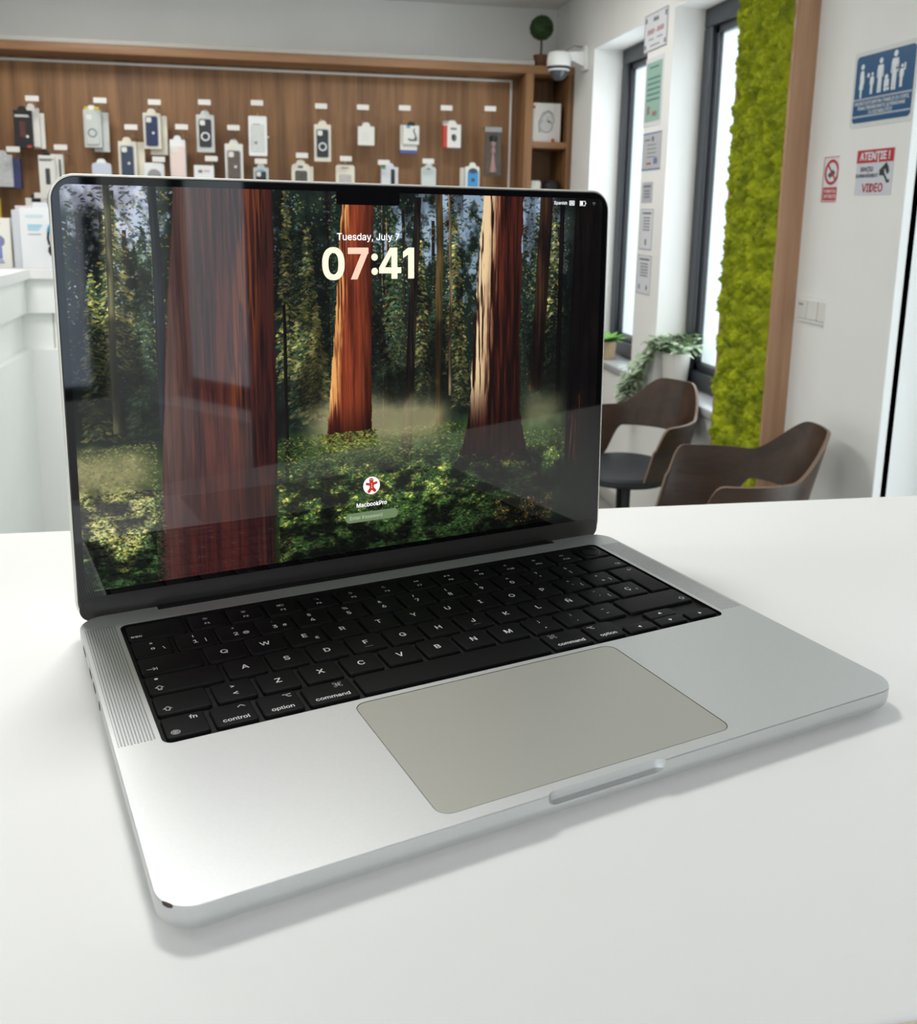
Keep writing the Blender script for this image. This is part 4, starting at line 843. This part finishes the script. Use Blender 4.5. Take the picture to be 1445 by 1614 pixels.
# ball topiary on top of the unit
t = thing('ball_topiary', 'round ball topiary in a brown pot on top of the display unit', 'plant', (1.452, 4.97, 2.176))
MB().lathe([(.030, 0), (.034, .01), (.040, .055), (.043, .062), (.038, .066), (.036, .058)], 24).build('pot', pm('pot_brown', (104, 66, 44), var=.2, vscale=30, rough=.7), t)
MB().tube([(0, 0, .05), (.002, 0, .11), (0, 0, .16)], .006, 8).build('stem', pm('stem_brown', (74, 62, 48), rough=.8), t)
mb = MB(); rr_ = random.Random(3)
M_ball = pm('clipped_leaf', (66, 92, 44), col2=(26, 44, 20), vscale=120, rough=.7)
mb.lathe([(.058 * math.sin(R(a)) + .0005, -.058 * math.cos(R(a)) + .206) for a in range(0, 181, 12)], 24)
for i in range(1700):
    z = rr_.uniform(-1, 1); a = rr_.uniform(0, 6.283); q = math.sqrt(1 - z * z); n_ = Vector((q * math.cos(a), q * math.sin(a), z)); r0 = .054; r1 = rr_.uniform(.062, .070)
    u = n_.cross(Vector((rr_.random(), rr_.random(), rr_.random()))).normalized() * .0045; cc = Vector((0, 0, .206)); dr = (n_ + Vector((rr_.uniform(-.3, .3), rr_.uniform(-.3, .3), rr_.uniform(-.3, .3)))).normalized()
    mb.add([cc + n_ * r0 - u, cc + n_ * r0 + u, cc + dr * r1], [(0, 1, 2)])
mb.build('foliage', M_ball, t, smooth=False)
# dome camera on the right wall
t = thing('dome_camera', 'white dome security camera on a wall bracket above the window corner', 'security camera', (XR, 4.69, 2.19))
mb = MB(); mb.box(-.024, 0, -.045, .045, -.06, .06, .006); mb.stack([[(x, y, z) for x, y, z in ((-.02 + 0 * s, -.03, -.045), (-.02, .03, -.045), (-.02, .03, .03), (-.02, -.03, .03))] for s in (0,)] + [[(-.09, -.022, -.012), (-.09, .022, -.012), (-.09, .022, .028), (-.09, -.022, .028)], [(-.15, -.02, -.004), (-.15, .02, -.004), (-.15, .02, .026), (-.15, -.02, .026)]]); mb.build('bracket', M_white, t)
MB().lathe([(.0605, -.046), (.0625, -.03), (.061, .0), (.054, .022), (.03, .03)], 32, (-.15, 0, 0)).build('housing', M_white, t)
MB().lathe([(.056, -.060), (.060, -.058), (.060, -.046)], 32, (-.15, 0, 0)).build('dark_ring', pm('ring_dark', (40, 46, 52)), t)
MB().lathe([(.046, -.068), (.056, -.066), (.056, -.060)], 32, (-.15, 0, 0)).build('lower_ring', M_white, t)
MB().lathe([(.046 * math.cos(R(a)) + .0004, -.068 - .046 * math.sin(R(a))) for a in range(90, -1, -10)], 28, (-.15, 0, 0)).build('dome', pm('dome_smoke', (70, 74, 80), rough=.08), t)
MB().tube([(-.02, .02, .06), (-.07, .01, .062), (-.10, 0, .045), (-.12, 0, .028)], .005, 8).build('cable', pm('cable_grey', (150, 146, 138)), t)

# boxes on the reception counter
t = thing('headphones_box', 'white box with black and blue on-ear headphones picture on the left counter', 'box', (-.765, 3.222, 1.181), R(4))
MB().box(-.06, .075, 0, .06, 0, .203, .0015).build('box', pm('box_white_gloss', (228, 230, 232), rough=.3), t); MB().box(-.085, -.06, .004, .058, 0, .196, .0015).build('side_panel', pm('box_side_grey', (196, 200, 206)), t)
MB().stack([[(-.02, q, .203), (.035, q, .203), (.028, q, .222), (-.014, q, .222)] for q in (.002, .004)]).build('hang_tab', MATS['box_white_gloss'], t, smooth=False)
put_ = MB(); M_cy = pm('print_cyan', (150, 206, 226)); M_cyp = pm('print_cyan_pale', (206, 226, 230))
bars(t, -.042, .022, [.172, .177], .004, M_cyp); bars(t, -.036, .012, [.128, .136, .143], .005, M_cy); bars(t, -.036, .006, [.114], .002, M_print)
mb = MB(); mb.tube([(.048, -.001, .158), (.036, -.001, .143), (.028, -.001, .12), (.026, -.001, .10), (.03, -.001, .08)], .004, 8); mb.stack([[(.026, q, .07), (.034, q, .08), (.058, q, .072), (.058, q, .038), (.044, q, .036), (.03, q, .046), (.024, q, .058)] for q in (-.003, -.0002)]); mb.build('headphone_picture', M_blackp, t)
MB().tube([(.041, -.0025, .152), (.033, -.0025, .14), (.028, -.0025, .124)], .005, 8).build('blue_band_picture', pm('pict_blue', (40, 146, 196)), t)
t = thing('fan_box', 'off-white box with a blue handheld fan picture at the left picture edge', 'box', (-.912, 3.232, 1.181), 0)
MB().box(-.06, .052, 0, .06, 0, .167, .002).build('box', pm('box_ivory', (224, 222, 212)), t); bars(t, -.03, .03, [.146], .004, M_print)
mb = MB(); mb.lathe([(.02, 0), (.02, .0015)], 20, M=Matrix.Translation((.012, 0, .09)) @ Matrix.Rotation(R(90), 4, 'X')); mb.build('fan_head_picture', pm('pict_violet', (132, 136, 176), var=.3, vscale=300), t)
mb = MB(); mb.box(.002, .022, -.0015, 0, .03, .07, .0005); mb.box(-.003, .027, -.0015, 0, .016, .02); mb.box(-.001, .025, -.0015, 0, .023, .026); mb.build('fan_handle_picture', pm('pict_blue2', (112, 128, 180)), t)
t = thing('phone_case_box', 'narrow pinkish box standing behind the headphones box', 'box', (-.84, 3.31, 1.181), 0); MB().box(-.02, .03, 0, .05, 0, .21, .002).build('box', pm('box_pinkish', (214, 200, 204)), t)
# ------------------------------------------------------------------ right wall: papers, signs, switch
Mw = lambda y, z, x=XR: Matrix.Translation((x, y, z)) @ Matrix(((0, 0, -1, 0), (-1, 0, 0, 0), (0, 1, 0, 0), (0, 0, 0, 1)))   # sheet coordinates: x towards the viewer's right (-Y), y up, z out of the wall
def sheet(name, label, cat, y0, y1, z0, z1, m, x=XR, r=.0, th=.0015, group=None):
    w, h = abs(y1 - y0), z1 - z0; t = thing(name, label, cat, (x, (y0 + y1) / 2, z0), 0, group)
    B = Matrix(((0, 0, -1, 0), (-1, 0, 0, 0), (0, 1, 0, 0), (0, 0, 0, 1)))
    t['w'] = w
    mb = MB()
    if r: mb.rr(-w / 2, w / 2, 0, h, r, [(0, 0), (0, th)], 6, M=B)
    else: mb.box(-w / 2, w / 2, 0, h, 0, th, M=B)
    mb.build('sheet', m, t, smooth=False); del t['w']
    return t, w, h, B
def onto(mb, name, m, t, B, z=.002): return mb.build(name, m, t, smooth=False, M=B @ Matrix.Translation((0, 0, z)))
def rects(lst):
    mb = MB()
    for a, b, c, d in lst: mb.box(a, b, c, d, -.0004, .0003)
    return mb
M_pap = mat('paper_white', (220, 222, 226), .6); M_papg = mat('paper_grey', (186, 188, 192), .6); M_ink = mat('ink_grey', (110, 112, 122), .7); M_inkd = mat('ink_dark', (58, 60, 66), .7); M_red = mat('ink_red', (178, 60, 66), .6)
M_blue = mat('ink_blue', (110, 130, 170), .6); M_green = mat('poster_green', (150, 186, 170), .6)
t, w_, h_, B = sheet('opening_hours_sign', 'white framed opening hours sign with red numerals, topmost on the window pier', 'sign', 3.877, 3.628, 2.09, 2.242, M_pap, th=.004)
onto(rects([(-w_ / 2, w_ / 2, 0, .003), (-w_ / 2, w_ / 2, h_ - .003, h_), (-w_ / 2, -w_ / 2 + .003, 0, h_), (w_ / 2 - .003, w_ / 2, 0, h_)]), 'frame', M_ink, t, B, .0045)
mb = MB(); put_text(mb, 'ORAR', .022, 0, h_ - .028, bold=.0006); onto(mb, 'heading', M_inkd, t, B, .0045)
mb = MB(); put_text(mb, '10:00 - 18:00', .026, 0, h_ * .52, bold=.0006); onto(mb, 'hours_text', M_red, t, B, .0045)
[onto(rects([q_]), 'printed_mark', M_ink, t, B, .0045) for q_ in ((-.07, -.02, .045, .049), (.02, .08, .045, .049), (-.05, .05, .018, .022), (-.115, -.10, .012, .03), (.10, .115, .012, .03), (-.115, -.10, .12, .14), (.10, .115, .12, .14))]
t, w_, h_, B = sheet('poster', 'pale green information poster below the opening hours sign', 'poster', 3.845, 3.645, 1.775, 2.06, M_pap)
onto(rects([(-.085, .085, .02, .265)]), 'green_panel', M_green, t, B)
onto(rects([(-.07, .07, .195 - .022 * k, .202 - .022 * k) for k in range(5)] + [(-.05, .05, .24, .247)]), 'text_lines', mat('ink_teal', (86, 120, 120), .7), t, B, .0026)
onto(rects([(-.06, -.03, .05, .085), (.0, .05, .04, .06)]), 'picture', mat('pict_brownish', (150, 120, 116), .6), t, B, .0026)
t, w_, h_, B = sheet('notice_sheet', 'grey blue edged notice under the green poster', 'notice', 3.835, 3.625, 1.59, 1.748, M_papg)
onto(rects([(-w_ / 2, w_ / 2, 0, .006), (-w_ / 2, w_ / 2, h_ - .006, h_)]), 'blue_border', M_blue, t, B)
onto(rects([(-.08, -.02, .125, .131), (.0, .02, .12, .14)] + [(-.05, .05, .105 - .017 * k, .108 - .017 * k) for k in range(4)]), 'text_lines', M_ink, t, B)
onto(rects([(-.05, .0, .025, .032)]), 'red_text', M_red, t, B, .0024); onto(rects([(.03, .07, .025, .05)]), 'blue_text', M_blue, t, B, .0024)
for k, (a, b, c, d, lb) in enumerate(((3.815, 3.695, 1.452, 1.54, 'small white notice, the shortest sheet on the window pier'), (3.81, 3.67, 1.25, 1.425, 'white notice with a small black symbol near its foot'), (3.82, 3.66, 1.055, 1.225, 'lowest paper notice on the window pier'))):
    t, w_, h_, B = sheet('notice_sheet', lb, 'notice', a, b, c, d, M_pap if k else M_papg)
    onto(rects([(-w_ * .35, w_ * .35, h_ - .022, h_ - .014)] + [(-w_ * .28, w_ * .28, h_ - .04 - .013 * j, h_ - .035 - .013 * j) for j in range(3 if k == 0 else 5)]), 'text_lines', M_ink, t, B)
    if k: onto(rects([(-w_ / 2, w_ / 2, 0, .002), (-w_ / 2, w_ / 2, h_ - .002, h_), (-w_ / 2, -w_ / 2 + .002, 0, h_), (w_ / 2 - .002, w_ / 2, 0, h_)]), 'border', M_blue if k == 1 else M_ink, t, B)
    if k == 1: onto(rects([(-.006, .006, .02, .045)]), 'symbol', M_inkd, t, B, .0026)
    if k == 2: onto(rects([(-.05, -.04, .02, .04), (.035, .045, .02, .04)]), 'symbol', M_inkd, t, B, .0026)
# family priority sign
XS = XR - .024
M_signb = mat('sign_blue', (24, 84, 130), .35); M_signw = mat('sign_white', (226, 232, 236), .5)
t, w_, h_, B = sheet('priority_sign', 'blue rounded sign with white family pictograms', 'sign', 2.226, 1.954, 1.64, 1.838, mat('acrylic_clear', (222, 224, 222), .2), x=XS, r=.01)
w2, hb, h2 = .124, .012, .186
onto(MB().rr(-w2, w2, hb, h2, .012, [(0, 0), (0, .001)], 6), 'blue_plate', M_signb, t, B, .0018)
def person(mb, x, y, h, dress=False):
    z0, z1 = -.0002, .0004; hr = h * .085
    mb.stack([[(x + hr * math.cos(k * math.pi / 6), y + h - hr + hr * math.sin(k * math.pi / 6), z) for k in range(12)] for z in (z0, z1)])
    def pl(pts): mb.stack([[(x + a * h, y + b * h, z) for a, b in pts] for z in (z0, z1)])
    if dress: pl([(-.07, .80), (.07, .80), (.11, .62), (.13, .48), (.10, .36), (.09, .24), (.04, .24), (.04, 0), (.01, 0), (-.01, .0), (-.04, 0), (-.05, .24), (-.11, .26), (-.08, .5), (-.1, .62)])
    else:
        pl([(-.12, .80), (.12, .80), (.15, .70), (.16, .44), (.12, .44), (.11, .66), (.095, .66), (.09, 0), (.015, 0), (0, .42), (-.015, 0), (-.09, 0), (-.095, .66), (-.11, .66), (-.12, .44), (-.16, .44), (-.15, .70)])
mb = MB(); Y0 = .083
person(mb, -.094, Y0 - .006, .088, True); person(mb, -.048, Y0, .056); person(mb, -.014, Y0, .088); person(mb, .046, Y0, .098); person(mb, .076, Y0 + .004, .056)
mb.box(-.05 - .02, -.046 - .015, Y0 + .045, Y0 + .055, -.0002, .0004); mb.box(.05, .062, Y0 + .05, Y0 + .056, -.0002, .0004); mb.box(.084, .09, Y0 + .044, Y0 + .062, -.0002, .0004)
mb.box(.006, .026, Y0 + .012, Y0 + .03, -.0002, .0004); mb.lathe([(.006, -.0002), (.006, .0004)], 10, (.012, Y0 + .006, 0)); mb.lathe([(.005, -.0002), (.005, .0004)], 10, (.024, Y0 + .006, 0)); mb.lathe([(.007, -.0002), (.007, .0004)], 10, (.014, Y0 + .036, 0))
onto(mb, 'family_pictograms', M_signw, t, B, .0032)
onto(rects([(-w2, w2, .073, .0745), (-w2, w2, .0705, .0715), (-w2, w2, .0285, .030), (-w2, w2, .026, .027)]), 'lines', M_signw, t, B, .0032)
mb = MB()
for k, s_ in enumerate(('PRIORITATE PENTRU FAMILII CU COPII,', 'FEMEI ÎNSĂRCINATE ȘI PERSOANE', 'CU DIZABILITĂȚI')): put_text(mb, s_, .0118, 0, .062 - .0125 * k, bold=.0003)
onto(mb, 'sign_text', M_signw, t, B, .0034)
# video surveillance sign
t, w_, h_, B = sheet('surveillance_sign', 'white and red video surveillance warning sign', 'sign', 2.172, 2.012, 1.459, 1.578, mat('sticker_white', (208, 212, 220), .4), x=XS)
onto(rects([(-.08, .08, h_ - .034, h_)]), 'red_band', mat('sign_red', (186, 40, 50), .4), t, B)
mb = MB(); put_text(mb, 'ATENŢIE !', .027, 0, h_ - .017, bold=.0010); onto(mb, 'heading', M_signw, t, B, .0026)
mb = MB(); put_text(mb, 'SPAŢIU', .0155, -.032, .068, bold=.0005); put_text(mb, 'SUPRAVEGHEAT', .0125, -.03, .051, bold=.0004); onto(mb, 'sign_text', M_inkd, t, B)
mb = MB(); put_text(mb, 'VIDEO', .029, 0, .019, bold=.0008); onto(mb, 'red_text', MATS['sign_red'], t, B)
mb = MB(); mb.stack([[(x, y, z) for x, y in ((.022, .062), (.052, .083), (.062, .072), (.066, .058), (.058, .052), (.05, .066))] for z in (-.0002, .0004)]); mb.box(.026, .046, .05, .064, -.0002, .0004); mb.stack([[(x, y, z) for x, y in ((.046, .056), (.064, .036), (.070, .04), (.070, .032), (.060, .030), (.044, .05))] for z in (-.0002, .0004)])
onto(mb, 'camera_symbol', mat('ink_green_black', (32, 52, 46), .5), t, B)
# no smoking sign
t, w_, h_, B = sheet('no_smoking_sign', 'small red and white no smoking sign', 'sign', 2.373, 2.285, 1.443, 1.572, M_pap)
onto(rects([(-w_ / 2, w_ / 2, 0, .002), (-w_ / 2, w_ / 2, h_ - .002, h_), (-w_ / 2, -w_ / 2 + .002, 0, h_), (w_ / 2 - .002, w_ / 2, 0, h_), (-.038, .038, .005, .042)]), 'red_plate', MATS['sign_red'], t, B)
mb = MB(); n = 32
for k in range(n):
    a, b = 2 * math.pi * k / n, 2 * math.pi * (k + 1) / n; cy_ = .085; r0, r1 = .028, .036
    mb.poly([(r0 * math.cos(a), cy_ + r0 * math.sin(a), .0008), (r1 * math.cos(a), cy_ + r1 * math.sin(a), .0008), (r1 * math.cos(b), cy_ + r1 * math.sin(b), .0008), (r0 * math.cos(b), cy_ + r0 * math.sin(b), .0008)])
mb.poly([(-.024, .106, .0009), (-.020, .11, .0009), (.024, .064, .0009), (.020, .06, .0009)]); onto(mb, 'prohibition_ring', MATS['sign_red'], t, B)
mb = MB(); mb.box(-.02, .01, -.003, .003, 0, .0004, M=Matrix.Translation((0, .085, 0)) @ Matrix.Rotation(R(28), 4, 'Z')); mb.box(-.012, .018, -.003, .003, 0, .0004, M=Matrix.Translation((0, .076, 0)) @ Matrix.Rotation(R(28), 4, 'Z')); onto(mb, 'cigarette_symbol', M_inkd, t, B)
mb = MB(); put_text(mb, 'FUMATUL', .013, 0, .031, bold=.0003); put_text(mb, 'INTERZIS', .013, 0, .016, bold=.0003); onto(mb, 'sign_text', M_signw, t, B, .0026)
# switch plate
t, w_, h_, B = sheet('switch_plate', 'white wall switch and socket plate right of the moss panel', 'light switch', 2.441, 2.267, 1.084, 1.161, M_white, r=.006, th=.008)
for a, b, nm in ((-.078, -.028, 'socket_insert'), (-.024, .03, 'rocker_switch'), (.034, .078, 'rocker_switch')): MB().rr(a, b, .010, .067, .003, [(0, .008), (0, .0115), (.001, .0125)], 4, M=B).build(nm, mat('switch_ivory', (222, 221, 216), .35), t)
MB().box(-.072, -.048, .05, .056, .012, .0135, M=B).build('indicator', mat('indicator_olive', (150, 146, 120), .5), t, smooth=False)

# ------------------------------------------------------------------ moss panel
t = thing('moss_panel', 'tall bright green preserved moss panel in a wooden box on the window pier', 'moss panel', (1.548, 2.468, .5))
MH = 2.03; MD = .076; MWd = .362
mb = MB(); mb.box(0, MD, 0, .016, 0, MH, .001); mb.build('side_board', wood('oak_side_board', (200, 158, 126), (168, 128, 98)), t)
MB().box(0, MD, MWd - .012, MWd, 0, MH, .001).build('side_board', MATS['oak_side_board'], t); MB().box(.012, MD, .016, MWd - .012, 0, MH).build('back_board', MATS['oak_side_board'], t, smooth=False)
ny_, nz_ = 96, 460; vs, fs = [], []
for j in range(nz_):
    for i in range(ny_):
        y = .012 + (MWd - .018) * i / (ny_ - 1); z = .002 + (MH - .004) * j / (nz_ - 1)
        p = Vector((y, z, 0)); d1 = mnoise.voronoi(p * 26)[0][0]; d2 = mnoise.voronoi(p * 58 + Vector((3, 1, 0)))[0][0]; f = mnoise.fractal(p * 90, 1, 2, 3)
        h = .030 * (1 - min(1, d1 * 1.25) ** 2) + .012 * (1 - min(1, d2 * 1.3) ** 2) + .006 * f + .008 * mnoise.noise(p * 9)
        ed = min(1, (i + 1) / 5, (ny_ - i) / 5, (j + 1) / 5, (nz_ - j) / 5); sp = .014 * mnoise.noise(Vector((3, z * 22, i > 48))) * (1 if i < 6 or i > ny_ - 7 else 0)
        vs.append((.012 - h * ed * .95, y + sp * (1 if i > 48 else .4) + mnoise.noise(p * 70) * .003, z + mnoise.noise(p * 66 + Vector((9, 9, 9))) * .003))
for j in range(nz_ - 1):
    for i in range(ny_ - 1): a = j * ny_ + i; fs.append((a, a + 1, a + ny_ + 1, a + ny_))
mm_ = bpy.data.materials.new('preserved_moss'); mm_.use_nodes = True; N = mm_.node_tree.nodes; L = mm_.node_tree.links; b = N['Principled BSDF']; tc = N.new('ShaderNodeTexCoord')
vo = N.new('ShaderNodeTexVoronoi'); vo.inputs['Scale'].default_value = 60; L.new(tc.outputs['Object'], vo.inputs['Vector']); no = N.new('ShaderNodeTexNoise'); no.inputs['Scale'].default_value = 16; no.inputs['Detail'].default_value = 6; L.new(tc.outputs['Object'], no.inputs['Vector'])
rp = N.new('ShaderNodeValToRGB'); L.new(no.outputs['Fac'], rp.inputs[0]); e = rp.color_ramp.elements; e[0].position = .3; e[0].color = lin((120, 134, 8)) + (1,); e[1].position = .66; e[1].color = lin((188, 198, 20)) + (1,)
L.new(rp.outputs[0], b.inputs['Base Color']); b.inputs['Roughness'].default_value = .9; n3 = N.new('ShaderNodeTexNoise'); n3.inputs['Scale'].default_value = 230; n3.inputs['Detail'].default_value = 4; L.new(tc.outputs['Object'], n3.inputs['Vector'])
bp = N.new('ShaderNodeBump'); bp.inputs['Strength'].default_value = .9; bp.inputs['Distance'].default_value = .008; L.new(n3.outputs['Fac'], bp.inputs['Height']); L.new(bp.outputs[0], b.inputs['Normal'])
mb = MB().add(vs, fs); r2 = random.Random(5)
for _ in range(9000):                      # little branching tufts
    k = r2.randrange(len(vs)); p = Vector(vs[k]); dr = Vector((-r2.uniform(.3, 1), r2.uniform(-.8, .8), r2.uniform(-.6, .8))).normalized() * r2.uniform(.006, .013); u = Vector((0, r2.uniform(-1, 1), r2.uniform(-1, 1))).normalized() * .0022
    mb.add([p - u, p + u, p + dr], [(0, 1, 2)])
o = mb.build('moss', mm_, t, smooth=True, ang=180); o['kind'] = 'stuff'

# ------------------------------------------------------------------ chairs
M_ply = wood('dark_stained_plywood', (78, 58, 46), (52, 38, 30), False, .35); M_seat = mat('black_seat_pad', (40, 42, 48), .5, bump=.1, bscale=600); M_legs = mat('black_steel', (22, 22, 22), .4, metal=.3)
M_plye = mat('plywood_edge', (120, 100, 84), .5)
def chair(label, loc, rz, dz=0.0):
    t = thing('armchair', label, 'chair', loc, rz, 'bentwood armchairs by the wall')
    def sm_(a, b, x): x = max(0, min(1, (x - a) / (b - a))); return x * x * (3 - 2 * x)
    n, m_ = 96, 16; PH = 113; inner, outer = [], []
    for i in range(n + 1):
        ph = -PH + 2 * PH * i / n; a = abs(ph); A = R(ph)
        top = .715 + .112 * (1 - sm_(14, 56, a)) - .09 * sm_(PH - 16, PH, a) ** 2
        bot = .63 - .115 * sm_(50, 72, a)
        front = sm_(88, PH, a)
        for j in range(m_ + 1):
            s = j / m_; z = bot + (top - bot) * s
            rx = .205 + (.14 + .10 * max(0, math.cos(A))) * (z - .50); ry = .205 + .12 * (z - .50)
            cx_, cy_ = -math.cos(A), math.sin(A)
            e_ = .95; x = rx * math.copysign(abs(cx_) ** e_, cx_); y = ry * math.copysign(abs(cy_) ** e_, cy_)
            if a > 90: x += .045 * front * (1 - s * .8)
            nrm = Vector((cx_, cy_, -.15)).normalized()
            inner.append(Vector((x, y, z + dz)) - nrm * .005); outer.append(Vector((x, y, z + dz)) + nrm * .005)
    mb = MB(); W_ = m_ + 1; N0 = len(inner); fs = []
    def vid(i, j, o): return o * N0 + i * W_ + j
    for i in range(n):
        for j in range(m_):
            fs.append((vid(i, j, 0), vid(i, j + 1, 0), vid(i + 1, j + 1, 0), vid(i + 1, j, 0))); fs.append((vid(i, j, 1), vid(i + 1, j, 1), vid(i + 1, j + 1, 1), vid(i, j + 1, 1)))
    e0 = len(fs)
    for i in range(n):
        for j in (0, m_): fs.append((vid(i, j, 0), vid(i + 1, j, 0), vid(i + 1, j, 1), vid(i, j, 1)))
    for j in range(m_):
        for i in (0, n): fs.append((vid(i, j, 0), vid(i, j + 1, 0), vid(i, j + 1, 1), vid(i, j, 1)))
    mb.add(inner + outer, fs); mb.mi = [0] * e0 + [1] * (len(fs) - e0); mb.build('bent_shell', [M_ply, M_plye], t, ang=50)
    se = MB(); se.stack([[((.215 + i_) * .98 * math.copysign(abs(math.cos(k * math.pi / 20)) ** .8, math.cos(k * math.pi / 20)) + .02, (.195 + i_) * math.copysign(abs(math.sin(k * math.pi / 20)) ** .8, math.sin(k * math.pi / 20)), z + dz) for k in range(40)] for i_, z in ((-.012, .49), (0, .497), (0, .512), (-.008, .522), (-.04, .527), (-.14, .522))]); se.build('seat', M_seat, t)
    fr_ = MB(); fr_.stack([[((.17) * math.cos(k * math.pi / 16) + .02, .17 * math.sin(k * math.pi / 16), z + dz) for k in range(32)] for z in (.475, .49)]); fr_.build('seat_frame', M_legs, t)
    for sx, sy in ((1, 1), (1, -1), (-1, 1), (-1, -1)): MB().tube([(.02 + sx * .12, sy * .12, .48 + dz), (.02 + sx * .215, sy * .205, .0)], [.016, .010], 12).build('leg', M_legs, t)
    return t
chair('dark bentwood armchair nearer the window, turned towards the counter', (1.342, 3.09, 0), R(208), -.07)
chair('dark bentwood armchair against the wall beside the moss panel', (1.235, 2.13, 0), R(169))

# ------------------------------------------------------------------ plants on the sill
M_vl = mat('variegated_leaf', (222, 232, 210), .5, col2=(118, 156, 108), vscale=160)
M_gl = mat('fresh_green_leaf', (110, 168, 70), .5, var=.4, vscale=60)
def leaf(mb, p, d, L_, wd, up=Vector((0, 0, 1)), bend=.3):
    d = d.normalized(); s = d.cross(up)
    if s.length < .01: s = Vector((1, 0, 0))
    s.normalize(); n = s.cross(d); rows_ = []
    for k in range(6):
        q = k / 5; w_ = wd * math.sin(math.pi * min(1, q * .92 + .05)) ** .8; c = p + d * L_ * q - n * bend * L_ * q * q
        rows_ += [c - s * w_ / 2 + n * .15 * w_, c, c + s * w_ / 2 + n * .15 * w_]
    mb.add(rows_, [(3 * k + a, 3 * k + a + 1, 3 * k + a + 4, 3 * k + a + 3) for k in range(5) for a in (0, 1)])
t = thing('trailing_plant', 'trailing variegated plant in a white ribbed pot on the window sill', 'plant', (1.695, 3.50, .68))
pr_ = [(.046, 0), (.050, .005), (.059, .14), (.062, .145), (.058, .147), (.054, .14), (.052, .12)]
mb = MB(); nn_ = 72; mb.stack([[((r * (1 + (.02 if k % 4 < 2 else 0) * (1 < i_ < 3))) * math.cos(2 * math.pi * k / nn_), (r * (1 + (.02 if k % 4 < 2 else 0) * (1 < i_ < 3))) * math.sin(2 * math.pi * k / nn_), z) for k in range(nn_)] for i_, (r, z) in enumerate(pr_)]); mb.build('pot', mat('pot_white_ceramic', (232, 228, 220), .4, var=.04, vscale=20), t)
MB().lathe([(.05, .12), (.052, .125), (.03, .13)], 20).build('soil', mat('soil', (60, 48, 40), .9), t)
fo = MB(); st = MB(); rp_ = random.Random(12)
VN = []
for k in range(34):
    a = R(rp_.uniform(0, 360)); VN.append([Vector((.02 * math.cos(a), .02 * math.sin(a), .12)), Vector((.05 * math.cos(a), .06 * math.sin(a), rp_.uniform(.17, .20))), Vector((.08 * math.cos(a), .11 * math.sin(a), rp_.uniform(.15, .22)))])
for k in range(15):     # vines spilling over the sill edge, towards the back
    o1 = rp_.uniform(-.05, .09); q = rp_.uniform(.35, 1)
    VN.append([Vector((-.01, .02 + o1 * .3, .13)), Vector((-.07, .05 + o1, .17)), Vector((-.115, .10 + o1, .10 - .04 * q)), Vector((-.125, .15 + o1 + .06 * q, .06 - .12 * q)), Vector((-.125, .18 + o1 * .6 + .09 * q, .03 - .20 * q))])
for P in VN:
    pts = []
    for i in range(len(P) - 1):
        for k in range(4): pts.append(P[i].lerp(P[i + 1], k / 4))
    pts.append(P[-1]); st.tube(pts, .0018, 5)
    for i in range(2, len(pts), 2):
        d = (pts[i] - pts[i - 1]).normalized()
        for s_ in (-1, 1):
            side = d.cross(Vector((0, 0, 1))).normalized() * s_; leaf(fo, pts[i], (d * .5 + side + Vector((-.2, 0, rp_.uniform(-.1, .5)))), rp_.uniform(.044, .062), rp_.uniform(.024, .032), bend=.25)
st.build('vines', mat('vine_green', (110, 130, 90), .6), t); fo.build('leaves', M_vl, t, ang=180)
t = thing('small_sill_plant', 'small green leafy plant in a tan pot on the farther window sill', 'plant', (1.665, 4.27, .68))
MB().lathe([(.03, 0), (.034, .005), (.042, .09), (.038, .092), (.036, .08)], 24).build('pot', mat('pot_tan', (206, 182, 148), .6, var=.1, vscale=40), t)
fo = MB()
for k in range(26): a = R(k * 137.5); leaf(fo, Vector((0, 0, .08)), Vector((math.cos(a), math.sin(a), rp_.uniform(.3, 1.3))), rp_.uniform(.07, .12), .03, bend=.4)
fo.build('leaves', M_gl, t, ang=180)
